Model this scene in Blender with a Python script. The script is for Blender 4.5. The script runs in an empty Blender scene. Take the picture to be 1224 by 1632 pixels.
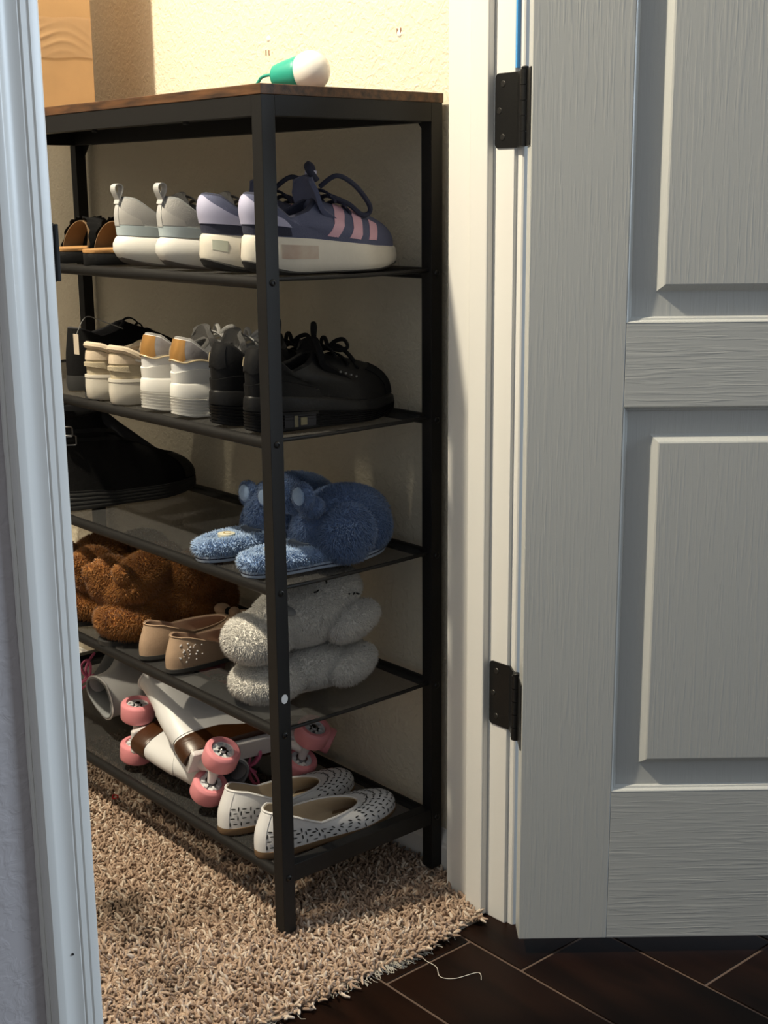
import bpy, bmesh, math, random
import numpy as np
from mathutils import Vector, Matrix, Euler
random.seed(7); RNG = np.random.default_rng(7)
SC = bpy.context.scene; COL = SC.collection
PI = math.pi

# ------------------------------------------------------------------ camera
cd = bpy.data.cameras.new('camera'); cam = bpy.data.objects.new('camera', cd); COL.objects.link(cam)
YAW, PIT, ROL, FPX = 0.857686, -0.232766, -0.008864, 2135.67
F = Vector((math.cos(PIT)*math.cos(YAW), math.cos(PIT)*math.sin(YAW), math.sin(PIT)))
R = F.cross(Vector((0, 0, 1))).normalized(); U = R.cross(F)
R2 = R*math.cos(ROL) + U*math.sin(ROL); U2 = -R*math.sin(ROL) + U*math.cos(ROL)
m = Matrix((R2, U2, -F)).transposed().to_4x4(); m.translation = Vector((-0.99029, -1.36415, 1.00182))
cam.matrix_world = m
cd.sensor_fit = 'VERTICAL'; cd.sensor_height = 36.0; cd.lens = FPX*36.0/1632.0; cd.clip_start = 0.01
SC.camera = cam
# ------------------------------------------------------------------ world, lights, exposure
w = bpy.data.worlds.new('world'); SC.world = w; w.use_nodes = True
bg = w.node_tree.nodes['Background']; bg.inputs[0].default_value = (0.90, 0.95, 1.0, 1); bg.inputs[1].default_value = 0.31
def lamp(name, kind, loc, power, col, size, target=None, sizey=None):
    l = bpy.data.lights.new(name, kind); o = bpy.data.objects.new(name, l); COL.objects.link(o)
    o.location = loc; l.energy = power; l.color = col
    if kind == 'AREA':
        l.shape = 'RECTANGLE'; l.size = size; l.size_y = sizey or size
        o.rotation_euler = (Vector(target) - Vector(loc)).to_track_quat('-Z', 'Y').to_euler()
    else: l.shadow_soft_size = size
    return o
lamp('closet_ceiling_light', 'POINT', (-0.97, 0.307, 2.65), 278, (1.0, 0.885, 0.67), 0.035)
lamp('room_window_light', 'AREA', (2.9, -2.45, 1.6), 96, (0.70, 0.85, 1.0), 1.3, (-0.4, -0.2, 0.9), 1.5)
SC.view_settings.view_transform = 'Standard'; SC.view_settings.look = 'None'
SC.view_settings.exposure = 0.0; SC.view_settings.gamma = 1.0; SC.view_settings.use_curve_mapping = False

# ------------------------------------------------------------------ materials
MATS = {}
def mat(name, col, rough=0.6, metal=0.0, bump=0.0, bscale=200.0, var=0.0, vscale=30.0, col2=None, stretch=(1, 1, 1), coat=0.0, trans=0.0, sheen=0.0, detail=3.0, spec=0.5):
    if name in MATS: return MATS[name]
    mt = bpy.data.materials.new(name); mt.use_nodes = True; nt = mt.node_tree
    b = nt.nodes['Principled BSDF']; L = nt.links.new
    b.inputs['Base Color'].default_value = (*col, 1); b.inputs['Roughness'].default_value = rough
    b.inputs['Metallic'].default_value = metal; b.inputs['Coat Weight'].default_value = coat
    b.inputs['Sheen Weight'].default_value = sheen; b.inputs['Specular IOR Level'].default_value = spec
    tc = nt.nodes.new('ShaderNodeTexCoord'); mp = nt.nodes.new('ShaderNodeMapping'); mp.inputs['Scale'].default_value = stretch
    L(tc.outputs['Object'], mp.inputs['Vector'])
    if bump > 0:
        n = nt.nodes.new('ShaderNodeTexNoise'); n.inputs['Scale'].default_value = bscale; n.inputs['Detail'].default_value = detail
        bp = nt.nodes.new('ShaderNodeBump'); bp.inputs['Strength'].default_value = min(1, bump); bp.inputs['Distance'].default_value = 0.002
        L(mp.outputs[0], n.inputs['Vector']); L(n.outputs['Fac'], bp.inputs['Height']); L(bp.outputs[0], b.inputs['Normal'])
    if var > 0 or col2:
        n2 = nt.nodes.new('ShaderNodeTexNoise'); n2.inputs['Scale'].default_value = vscale; n2.inputs['Detail'].default_value = 4
        cr = nt.nodes.new('ShaderNodeValToRGB'); c2 = col2 or tuple(c*(1-var) for c in col)
        cr.color_ramp.elements[0].position = 0.35; cr.color_ramp.elements[1].position = 0.65
        cr.color_ramp.elements[0].color = (*c2, 1); cr.color_ramp.elements[1].color = (*col, 1)
        L(mp.outputs[0], n2.inputs['Vector']); L(n2.outputs['Fac'], cr.inputs[0]); L(cr.outputs[0], b.inputs['Base Color'])
    if trans > 0:
        out = nt.nodes['Material Output']; t = nt.nodes.new('ShaderNodeBsdfTransparent'); mx = nt.nodes.new('ShaderNodeMixShader')
        mx.inputs[0].default_value = trans; L(b.outputs[0], mx.inputs[1]); L(t.outputs[0], mx.inputs[2]); L(mx.outputs[0], out.inputs['Surface'])
    MATS[name] = mt; return mt
def srgb(r, g, b):
    f = lambda c: (c/255/12.92) if c/255 <= 0.04045 else ((c/255+0.055)/1.055)**2.4
    return (f(r), f(g), f(b))

# ------------------------------------------------------------------ mesh helpers
class MB:
    def __init__(s): s.v = []; s.f = []; s.flat = False
    def add(s, vs, fs):
        o = len(s.v); s.v += [tuple(map(float, p)) for p in vs]; s.f += [tuple(i+o for i in f) for f in fs]; return s
    def box(s, a, b, bev=0.0):
        if bev <= 0:
            x0, y0, z0 = a; x1, y1, z1 = b
            return s.add([(x0,y0,z0),(x1,y0,z0),(x1,y1,z0),(x0,y1,z0),(x0,y0,z1),(x1,y0,z1),(x1,y1,z1),(x0,y1,z1)],
                         [(0,3,2,1),(4,5,6,7),(0,1,5,4),(1,2,6,5),(2,3,7,6),(3,0,4,7)])
        s.flat = True; bm = bmesh.new(); bmesh.ops.create_cube(bm, size=1)
        for v in bm.verts: v.co = Vector([a[i] + (v.co[i]+.5)*(b[i]-a[i]) for i in range(3)])
        bmesh.ops.bevel(bm, geom=list(bm.edges), offset=bev, segments=2, affect='EDGES', profile=.5)
        return s.bm(bm)
    def bm(s, bm, M=None):
        bm.verts.ensure_lookup_table(); bm.verts.index_update()
        s.add([(M @ v.co) if M else v.co for v in bm.verts], [[v.index for v in f.verts] for f in bm.faces]); bm.free(); return s
    def cyl(s, p, q, r0, r1=None, n=24, cap=True):
        p, q = Vector(p), Vector(q); r1 = r0 if r1 is None else r1
        d = (q-p).normalized(); a = d.orthogonal().normalized(); b = d.cross(a)
        vs = [p+(a*math.cos(t)+b*math.sin(t))*r0 for t in [2*PI*i/n for i in range(n)]] + [q+(a*math.cos(t)+b*math.sin(t))*r1 for t in [2*PI*i/n for i in range(n)]]
        fs = [(i, (i+1) % n, n+(i+1) % n, n+i) for i in range(n)]
        if cap: fs += [tuple(range(n-1, -1, -1)), tuple(range(n, 2*n))]
        return s.add(vs, fs)
    def lathe(s, p, axis, prof, n=32):
        p = Vector(p); d = Vector(axis).normalized(); a = d.orthogonal().normalized(); b = d.cross(a); vs = []; fs = []
        for (h, r) in prof:
            for i in range(n):
                t = 2*PI*i/n; vs.append(p+d*h+(a*math.cos(t)+b*math.sin(t))*r)
        for k in range(len(prof)-1):
            for i in range(n): fs.append((k*n+i, k*n+(i+1) % n, (k+1)*n+(i+1) % n, (k+1)*n+i))
        fs += [tuple(range(n-1, -1, -1)), tuple(range((len(prof)-1)*n, len(prof)*n))]
        return s.add(vs, fs)
    def tube(s, pts, r, n=8, flat=1.0, closed=False):
        pts = [Vector(p) for p in pts]; N = len(pts); vs = []; fs = []; up = None
        for i in range(N):
            if closed: t = pts[(i+1) % N]-pts[i-1]
            else: t = pts[min(i+1, N-1)]-pts[max(i-1, 0)]
            t.normalize()
            if up is None: up = t.orthogonal().normalized()
            up = (up - t*up.dot(t))
            if up.length < 1e-6: up = t.orthogonal()
            up.normalize(); sd = t.cross(up)
            rr = r[i] if isinstance(r, (list, tuple)) else r
            for k in range(n):
                a = 2*PI*k/n; vs.append(pts[i]+up*math.cos(a)*rr*flat+sd*math.sin(a)*rr)
        for i in range(N if closed else N-1):
            j = (i+1) % N
            for k in range(n): fs.append((i*n+k, i*n+(k+1) % n, j*n+(k+1) % n, j*n+k))
        if not closed: fs += [tuple(range(n-1, -1, -1)), tuple(range((N-1)*n, N*n))]
        return s.add(vs, fs)
    def grid(s, G, closed=False, flip=False):
        nu = len(G); nv = len(G[0]); vs = [p for row in G for p in row]; fs = []
        for i in range(nu if closed else nu-1):
            j = (i+1) % nu
            for k in range(nv-1):
                q = (i*nv+k, j*nv+k, j*nv+k+1, i*nv+k+1); fs.append(q[::-1] if flip else q)
        return s.add(vs, fs)
    def prism(s, poly, h0, h1, fn=lambda x, y, z: (x, y, z)):
        n = len(poly)
        vs = [fn(x, y, h0) for x, y in poly]+[fn(x, y, h1) for x, y in poly]
        return s.add(vs, [tuple(range(n-1, -1, -1)), tuple(range(n, 2*n))]+[(i, (i+1) % n, n+(i+1) % n, n+i) for i in range(n)])
    def build(s, name, mt, parent=None, smooth=True, angle=40):
        me = bpy.data.meshes.new(name); me.from_pydata(s.v, [], s.f); me.update()
        bm = bmesh.new(); bm.from_mesh(me); bmesh.ops.remove_doubles(bm, verts=bm.verts, dist=1e-6)
        bmesh.ops.recalc_face_normals(bm, faces=bm.faces); bm.to_mesh(me); bm.free()
        return link(name, me, mt, parent, smooth and not s.flat, angle)
def link(name, me, mt, parent=None, smooth=True, angle=40):
    o = bpy.data.objects.new(name, me); COL.objects.link(o)
    if mt: me.materials.append(mt)
    if parent: o.parent = parent
    if smooth:
        me.polygons.foreach_set('use_smooth', [True]*len(me.polygons))
        try: me.set_sharp_from_angle(angle=math.radians(angle))
        except Exception: pass
    return o
def tag(o, label=None, cat=None, group=None, kind=None):
    if label: o['label'] = label
    if cat: o['category'] = cat
    if group: o['group'] = group
    if kind: o['kind'] = kind
    return o
def thing(name, label, cat, loc=(0, 0, 0), rot=(0, 0, 0), group=None):
    o = bpy.data.objects.new(name, None); COL.objects.link(o); o.empty_display_size = 0.05
    o.location = loc; o.rotation_euler = rot; return tag(o, label, cat, group)
def struct(o, label=None): o['kind'] = 'structure'; (label and tag(o, label)); return o

# ------------------------------------------------------------------ paints
def wall_mat(name, col, scale, strength, rough=0.75):
    mt = bpy.data.materials.new(name); mt.use_nodes = True; nt = mt.node_tree; b = nt.nodes['Principled BSDF']; L = nt.links.new
    b.inputs['Base Color'].default_value = (*col, 1); b.inputs['Roughness'].default_value = rough; b.inputs['Specular IOR Level'].default_value = 0.25
    tc = nt.nodes.new('ShaderNodeTexCoord'); n = nt.nodes.new('ShaderNodeTexNoise'); n.inputs['Scale'].default_value = scale; n.inputs['Detail'].default_value = 3.5; n.inputs['Distortion'].default_value = 0.7
    cr = nt.nodes.new('ShaderNodeValToRGB'); cr.color_ramp.elements[0].position = 0.42; cr.color_ramp.elements[1].position = 0.62
    bp = nt.nodes.new('ShaderNodeBump'); bp.inputs['Strength'].default_value = strength; bp.inputs['Distance'].default_value = 0.0022
    L(tc.outputs['Object'], n.inputs['Vector']); L(n.outputs['Fac'], cr.inputs[0]); L(cr.outputs[0], bp.inputs['Height']); L(bp.outputs[0], b.inputs['Normal'])
    return mt
M_wall = wall_mat('cream_textured_plaster', (0.80, 0.73, 0.58), 105, 0.42)
M_roomwall = wall_mat('grey_room_paint', (0.50, 0.465, 0.475), 60, 0.25)
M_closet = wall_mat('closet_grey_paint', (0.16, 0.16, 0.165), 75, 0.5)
M_trim = mat('white_trim_paint', (0.80, 0.79, 0.76), 0.32, bump=0.06, bscale=60)
M_black = mat('black_metal', (0.011, 0.0105, 0.0105), 0.5, bump=0.1, bscale=900, spec=0.25)
M_mesh = mat('black_mesh_fabric', (0.042, 0.042, 0.042), 0.95, bump=0.5, bscale=700, trans=0.28, spec=0.08)

# ------------------------------------------------------------------ setting
WX = 0.312          # wall behind the rack
def sbox(name, a, b, mt, bev=0.0, parent=None):
    o = MB().box(a, b, bev).build(name, mt, parent, smooth=bev > 0)
    if not parent: o['kind'] = 'structure'
    return o
sbox('wall_back', (WX, -0.046, -0.02), (WX+0.1, 1.75, 2.75), M_wall)
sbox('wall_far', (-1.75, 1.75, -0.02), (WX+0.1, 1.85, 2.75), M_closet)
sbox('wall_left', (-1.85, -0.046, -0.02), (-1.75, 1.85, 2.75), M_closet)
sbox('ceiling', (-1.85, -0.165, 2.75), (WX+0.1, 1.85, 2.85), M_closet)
# door wall: a strip to each side of the opening and a header, each half of its own colour towards room and closet
for nm, x0, x1, z0, z1 in (('wall_front_left', -1.85, -0.385, -0.02, 2.75), ('wall_front_right', 0.285, 2.2, -0.02, 2.75), ('wall_front_header', -0.385, 0.285, 2.06, 2.75)):
    sbox(nm, (x0, -0.165, z0), (x1, -0.05, z1), M_roomwall)
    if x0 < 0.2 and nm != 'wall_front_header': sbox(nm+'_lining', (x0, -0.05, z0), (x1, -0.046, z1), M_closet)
# jambs, stop, casings
JX = 0.267
sbox('trim_1', (JX, -0.165, -0.015), (JX+0.018, -0.046, 2.06), M_trim, 0.0012)
sbox('trim_2', (JX-0.012, -0.130, -0.013), (JX, -0.097, 2.04), M_trim, 0.0022)
sbox('trim_3', (-0.388, -0.165, -0.015), (-0.370, -0.046, 2.06), M_trim, 0.0012)
sbox('trim_4', (-0.37, -0.165, 2.04), (JX, -0.046, 2.06), M_trim, 0.0012)
def casing(name, prof, z0, z1):
    m = MB(); n = len(prof)
    m.add([(x, y, z0) for x, y in prof]+[(x, y, z1) for x, y in prof], [tuple(range(n)), tuple(range(2*n-1, n-1, -1))]+[(i, (i+1) % n, n+(i+1) % n, n+i) for i in range(n)])
    return struct(m.build(name, M_trim, angle=25))
def cas_prof(edge, sgn):   # profile from the opening edge outwards
    pr = [(0, 0), (0, .0085), (.0015, .0105), (.004, .0115), (.0115, .0125), (.0125, .0113), (.0140, .0113), (.0150, .0128), (.0205, .0135), (.0213, .0122), (.0228, .0122), (.0240, .0132)]
    pr += [(.024+.019*t, .0132-.0022*math.sin(PI*t)+.0012*t) for t in (0.2, 0.4, 0.6, 0.8)]
    pr += [(.0435, .0145), (.0450, .0156), (.0470, .0162), (.0545, .0156), (.0566, .0135), (.0580, .0095), (.0580, 0)]
    return [(edge+sgn*a, -0.165-b) for a, b in pr]
casing('trim_5', cas_prof(-0.3745, -1), -0.015, 2.11)
casing('trim_6', cas_prof(0.2725, 1), -0.015, 2.11)
# caulk bead along the left casing
m = MB(); pts = [(-0.4335 - 0.0008*random.random(), -0.1665, z) for z in np.linspace(-0.015, 2.1, 60)]
m.tube(pts, 0.0028, 6); struct(m.build('trim_7', M_trim))
MB().cyl((-.4070, -.1780, .218), (-.4070, -.1740, .218), .0013, n=12).build('nail_hole', mat('nail_hole_dark', (.01, .01, .01), .9), bpy.data.objects['trim_5'])
# strike plate
t = thing('strike_plate', 'dark strike plate on the inner edge of the near white door frame', 'strike plate', (-0.370, -0.148, 0.950))
MB().box((-0.001, -0.017, -0.028), (0.0015, 0.012, 0.028), .0005).build('plate', M_black, t)
MB().box((-0.001, -0.0235, -0.027), (0.0030, -0.0165, 0.027), .0008).build('lip', M_black, t)
# baseboard on wall behind the rack
bp = [(0, 0), (-.012, 0), (-.012, .040), (-.0105, .043), (-.0105, .048), (-.008, .051), (-.006, .056), (-.003, .059), (-.002, .064), (0, .065)]
m = MB(); n = len(bp)
m.add([(WX+a, -0.046, z-.01) for a, z in bp]+[(WX+a, 1.75, z-.01) for a, z in bp], [tuple(range(n)), tuple(range(2*n-1, n-1, -1))]+[(i, (i+1) % n, n+(i+1) % n, n+i) for i in range(n)])
struct(m.build('baseboard_back', M_trim, angle=25))
# small plaster patches and anchors on the wall above the rack
M_pl = mat('filler', (0.9, 0.88, 0.84), 0.8); M_an = mat('rusty_anchor', (0.30, 0.16, 0.10), 0.6)
wb = bpy.data.objects['wall_back']
for (y, z) in ((0.405, 1.238), (0.10, 1.218)):
    bm = bmesh.new(); bmesh.ops.create_icosphere(bm, subdivisions=2, radius=1)
    MB().bm(bm, Matrix.Translation((WX, y, z)) @ Matrix.Diagonal((.0018, .0055, .0045, 1))).build('filler_patch', M_pl, wb)
for (y, z) in ((0.412, 1.218), (0.404, 1.217), (0.104, 1.2215), (0.0965, 1.2215)):
    MB().box((WX-.0012, y-.0007, z-.004), (WX+.001, y+.0007, z+.004), .0003).build('anchor_scar', M_an, wb)

# floor: grout bed and plank tiles
sb = sbox('floor', (-2.2, -3.6, -0.04), (2.4, 1.85, -0.0165), mat('brown_grout', srgb(92, 74, 63), 0.85, bump=.3, bscale=400))
def wood_tile():
    mt = bpy.data.materials.new('dark_wood_tile'); mt.use_nodes = True; nt = mt.node_tree; b = nt.nodes['Principled BSDF']; L = nt.links.new
    tc = nt.nodes.new('ShaderNodeTexCoord'); mp = nt.nodes.new('ShaderNodeMapping'); mp.inputs['Scale'].default_value = (14, 2.2, 10)
    oi = nt.nodes.new('ShaderNodeObjectInfo'); ad = nt.nodes.new('ShaderNodeVectorMath'); ad.operation = 'ADD'
    ml = nt.nodes.new('ShaderNodeMath'); ml.operation = 'MULTIPLY'; ml.inputs[1].default_value = 40
    L(oi.outputs['Random'], ml.inputs[0]); L(tc.outputs['Object'], mp.inputs[0]); L(mp.outputs[0], ad.inputs[0]); L(ml.outputs[0], ad.inputs[1])
    n = nt.nodes.new('ShaderNodeTexNoise'); n.inputs['Scale'].default_value = 1.0; n.inputs['Detail'].default_value = 6; n.inputs['Distortion'].default_value = 1.2
    cr = nt.nodes.new('ShaderNodeValToRGB'); e = cr.color_ramp.elements; e[0].position = .3; e[1].position = .72
    e[0].color = (0.002, 0.0008, 0.0004, 1); e[1].color = (0.013, 0.0045, 0.002, 1)
    L(ad.outputs[0], n.inputs['Vector']); L(n.outputs['Fac'], cr.inputs[0]); L(cr.outputs[0], b.inputs['Base Color'])
    b.inputs['Roughness'].default_value = .45; b.inputs['Specular IOR Level'].default_value = .12
    bpn = nt.nodes.new('ShaderNodeBump'); bpn.inputs['Strength'].default_value = .12; bpn.inputs['Distance'].default_value = .001
    L(n.outputs['Fac'], bpn.inputs['Height']); L(bpn.outputs[0], b.inputs['Normal']); return mt
M_tile = wood_tile()
PW = 0.1555
joints = {0: -0.166, 1: -0.263, 2: -0.448, 3: -0.545, 4: -0.64, -1: -0.35, -2: -0.52, -3: -0.24, -4: -0.42, -5: -0.6, 5: -0.3, 6: -0.5}
for k, j in joints.items():
    x0 = 0.043+PW*k
    for a, b in ((j, 0.08), (j-0.92, j), (j-1.84, j-0.92)):
        g = 0.0022
        o = MB().box((x0+g, a+g, -0.024), (x0+PW-g, b-g, -0.0148), 0.0009).build('tile', M_tile, sb)

# ------------------------------------------------------------------ carpet
M_car = mat('carpet_backing', (0.26, 0.21, 0.165), 0.95, bump=.8, bscale=300)
cx0, cx1, cy0, cy1 = -1.74, JX-0.0005, -0.142, 1.74
m = MB(); m.box((-1.75, -0.046, -0.0165), (WX, 1.75, -0.008)); m.box((-0.37, cy0+.006, -0.0165), (JX-0.013, -0.04, -0.009))
carpet = tag(m.build('carpet', M_car, smooth=False), 'shaggy beige carpet with a frayed edge at the doorway', 'carpet', kind='stuff')
def carpet_yarn():
    pts = []
    sp = 0.0052
    xs = np.arange(-0.60, WX-0.013, sp); ys = np.arange(-0.150, 0.80, sp)
    X, Y = np.meshgrid(xs, ys); X = X.ravel()+RNG.uniform(-.5, .5, X.size)*sp; Y = Y.ravel()+RNG.uniform(-.5, .5, Y.size)*sp
    edge = cy0 + 0.004*np.sin(X*37)+0.003*np.sin(X*91+1)
    ok = (Y > edge) & ~((Y < -0.046) & ((X > JX-0.002) | (X < -0.368))) & ~((X > JX-0.014) & (Y < -0.095) & (Y > -0.132)) & (X < WX-.014)
    ok &= ~((X > JX-0.016) & (Y < -0.125))
    X, Y = X[ok], Y[ok]; edge = edge[ok]; N = X.size
    ln = RNG.uniform(.012, .020, N); az = RNG.uniform(0, 2*PI, N)
    # tufts lean together in drifts
    az = az*0.55 + 2.2*np.sin(X*23+1.3*np.sin(Y*31)) + 1.7*np.cos(Y*27+X*9)
    lean = RNG.uniform(.25, 1.05, N)
    nearedge = np.clip((0.012-(Y-edge))/0.012, 0, 1)
    tw = RNG.uniform(-1.9, 1.9, N); r0 = RNG.uniform(.0018, .0025, N)
    K = 5; S = 5
    P = np.zeros((N, K, 3)); p = np.stack([X, Y, np.full(N, -.011)], 1)
    P[:, 0] = p
    for k in range(1, K):
        a = az+tw*k*.5; l = lean*(0.45+.36*k)
        l = np.clip(l, 0, 1.45)
        d = np.stack([np.sin(l)*np.cos(a), np.sin(l)*np.sin(a)-nearedge*.5, np.cos(l)-nearedge*.35], 1)
        p = p+d*(ln/(K-1))[:, None]; P[:, k] = p
    P[:, :, 2] = np.clip(P[:, :, 2], -.0145, .02)
    # keep yarn out of posts and trims
    rr = np.stack([r0*.8, r0*1.0, r0*1.05, r0*.95, r0*.5], 1)
    V = np.zeros((N, K, S, 3))
    T = np.gradient(P, axis=1); T /= np.linalg.norm(T, axis=2, keepdims=True)+1e-9
    A = np.cross(T, np.array([0.3, 0.2, 1.0])); A /= np.linalg.norm(A, axis=2, keepdims=True)+1e-9; B = np.cross(T, A)
    for s in range(S):
        c, sn = math.cos(2*PI*s/S), math.sin(2*PI*s/S)
        V[:, :, s] = P+(A*c+B*sn)*rr[:, :, None]
    V = V.reshape(-1, 3)
    base = (np.arange(N)*K*S)[:, None, None]
    k = np.arange(K-1)[None, :, None]*S; s = np.arange(S)[None, None, :]; s2 = (s+1) % S
    Q = np.stack([base+k+s, base+k+s2, base+k+S+s2, base+k+S+s], 3).reshape(-1, 4)
    cap = (base[:, 0]+(K-1)*S+np.arange(4)[None, :]); cap2 = (base[:, 0]+(K-1)*S+np.array([0, 3, 4, 4])[None, :])
    Q = np.vstack([Q, cap])
    me = bpy.data.meshes.new('pile'); me.vertices.add(len(V)); me.vertices.foreach_set('co', V.astype('f').ravel())
    me.loops.add(Q.size); me.loops.foreach_set('vertex_index', Q.astype('i').ravel())
    me.polygons.add(len(Q)); me.polygons.foreach_set('loop_start', np.arange(0, Q.size, 4, dtype='i'))
    me.update(calc_edges=True); me.validate()
    c0 = np.array(srgb(190, 166, 146)); c1 = np.array(srgb(150, 127, 110)); c2 = np.array(srgb(206, 190, 174))
    t = RNG.uniform(0, 1, N)[:, None]; c = c0*(1-t)+c1*t; pick = RNG.uniform(0, 1, N) < .2; c[pick] = c2
    # soft round patches where the yarn colour is darker
    darken = np.zeros(N)
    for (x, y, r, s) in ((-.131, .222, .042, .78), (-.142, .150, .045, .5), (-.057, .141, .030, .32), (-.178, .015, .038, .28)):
        darken = np.maximum(darken, s*np.exp(-((X-x)**2+(Y-y)**2)/r**2))
    c = c*(1-darken)[:, None]
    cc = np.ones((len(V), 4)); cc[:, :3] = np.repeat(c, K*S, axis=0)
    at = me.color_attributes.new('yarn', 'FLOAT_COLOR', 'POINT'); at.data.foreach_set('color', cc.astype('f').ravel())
    mt = bpy.data.materials.new('carpet_yarn'); mt.use_nodes = True; nt = mt.node_tree; b = nt.nodes['Principled BSDF']
    a = nt.nodes.new('ShaderNodeAttribute'); a.attribute_name = 'yarn'; nt.links.new(a.outputs['Color'], b.inputs['Base Color'])
    b.inputs['Roughness'].default_value = .9; b.inputs['Specular IOR Level'].default_value = .15
    o = link('pile', me, mt, carpet, smooth=False); o['kind'] = 'stuff'
    me.polygons.foreach_set('use_smooth', np.ones(len(me.polygons), dtype=bool))
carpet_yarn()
# frayed edge strands (pale backing threads)
M_thr = mat('pale_thread', (0.62, 0.58, 0.50), 0.7)
m = MB()
for i in range(150):
    x = random.choice([random.uniform(-.2, .2), random.gauss(.09, .02), random.gauss(0.06, .03)]); y = cy0+.004
    a = -PI/2+random.uniform(-1.2, 1.2); l = random.uniform(.006, .022)
    p = [(x, y, -.010)]
    for k in range(1, 5):
        x += math.cos(a)*l/4; y += math.sin(a)*l/4; a += random.uniform(-.6, .6); p.append((x, y, -.0145+.0045*max(0, 1-k/2.5)+random.uniform(0, .001)))
    m.tube(p, .00035, 4)
o = m.build('fringe', M_thr, carpet); o['kind'] = 'stuff'
def curve_pts(pts, n=40):
    pts = [Vector(p) for p in pts]; out = []
    P = [pts[0]]+pts+[pts[-1]]
    for i in range(1, len(P)-2):
        for k in range(n):
            t = k/n; a, b, c, d = P[i-1], P[i], P[i+1], P[i+2]
            out.append(.5*((2*b)+(c-a)*t+(2*a-5*b+4*c-d)*t*t+(3*b-a-3*c+d)*t**3))
    out.append(pts[-1]); return out
m = MB(); m.tube(curve_pts([(.125, -.139, -.0135), (.118, -.160, -.0138), (.118, -.182, -.0138), (.106, -.203, -.0138), (.118, -.219, -.0138), (.150, -.230, -.0135), (.140, -.246, -.0125)], 12), .0005, 5)
tag(m.build('loose_thread', M_thr), 'long pale thread curling from the carpet edge onto the dark tiles', 'thread')
m = MB(); m.tube(curve_pts([(.037, .537, .004), (.042, .543, .007), (.047, .537, .006), (.042, .531, .005), (.037, .537, .004)], 6), .0014, 6)
tag(m.build('red_scrap', mat('red_plastic', (0.55, 0.02, 0.02), .4)), 'tiny red plastic scrap lying on the carpet under the rack', 'scrap')

# ------------------------------------------------------------------ door
def door_paint(name, stretch):
    mt = bpy.data.materials.new(name); mt.use_nodes = True; nt = mt.node_tree; b = nt.nodes['Principled BSDF']; L = nt.links.new
    b.inputs['Base Color'].default_value = (0.55, 0.56, 0.545, 1); b.inputs['Roughness'].default_value = .30
    tc = nt.nodes.new('ShaderNodeTexCoord'); mp = nt.nodes.new('ShaderNodeMapping'); mp.inputs['Scale'].default_value = stretch
    n = nt.nodes.new('ShaderNodeTexNoise'); n.inputs['Scale'].default_value = 1; n.inputs['Detail'].default_value = 2.5; n.inputs['Distortion'].default_value = .5
    n2 = nt.nodes.new('ShaderNodeTexNoise'); n2.inputs['Scale'].default_value = 7; n2.inputs['Detail'].default_value = 2
    mu = nt.nodes.new('ShaderNodeMath'); mu.operation = 'MULTIPLY'
    cr = nt.nodes.new('ShaderNodeValToRGB'); cr.color_ramp.elements[0].position = .48; cr.color_ramp.elements[1].position = .66
    bpn = nt.nodes.new('ShaderNodeBump'); bpn.inputs['Strength'].default_value = .32; bpn.inputs['Distance'].default_value = .0010
    L(tc.outputs['Object'], mp.inputs[0]); L(mp.outputs[0], n.inputs['Vector']); L(tc.outputs['Object'], n2.inputs['Vector'])
    L(n.outputs['Fac'], cr.inputs[0]); L(cr.outputs[0], mu.inputs[0]); L(n2.outputs['Fac'], mu.inputs[1])
    L(mu.outputs[0], bpn.inputs['Height']); L(bpn.outputs[0], b.inputs['Normal']); return mt
M_dv = door_paint('door_paint_upright_grain', (230, 60, 11)); M_dh = door_paint('door_paint_level_grain', (11, 60, 230))
DW = 0.615
door = thing('door_1', None, None, (0.2227, -0.2345, 0), (0, 0, math.radians(-40.2))); door['kind'] = 'structure'
z0d, z1d = 0.009, 2.035; sx0, sx1 = 0.1205, DW-0.1205; T = 0.035
zr = [(z0d, .2255), (.742, .846), (1.50, 1.60), (1.92, z1d)]
MB().box((0, 0, z0d), (sx0, T, z1d), .0012).build('stile', M_dv, door)
MB().box((sx1, 0, z0d), (DW, T, z1d), .0012).build('stile', M_dv, door)
for a, b in zr: MB().box((sx0, 0.0003, a), (sx1, T-.0003, b), .0008).build('rail', M_dh, door)
def panel(za, zb):
    pr = [(0, 0), (.0015, .0012), (.003, .0045), (.0050, .0052), (.0068, .0086), (.020, .0095), (.0355, .0105), (.0375, .0100), (.0445, .0014), (.0465, .0004)]
    m = MB(); vs = []; fs = []
    for i, y in pr: vs += [(sx0+i, y, za+i), (sx1-i, y, za+i), (sx1-i, y, zb-i), (sx0+i, y, zb-i)]
    for k in range(len(pr)-1):
        for s in range(4): fs.append((k*4+s, k*4+(s+1) % 4, k*4+4+(s+1) % 4, k*4+4+s))
    n = len(vs); fs.append((n-4, n-3, n-2, n-1))
    vs += [(sx0, T, za), (sx1, T, za), (sx1, T, zb), (sx0, T, zb)]
    for s in range(4): fs.append((s, (s+1) % 4, n+(s+1) % 4, n+s))
    fs.append((n, n+1, n+2, n+3))
    m.add(vs, fs).build('panel', M_dv, door, smooth=True, angle=12)
for (a, b), (c, d) in zip(zr[:-1], zr[1:]): panel(b, c)
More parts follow.
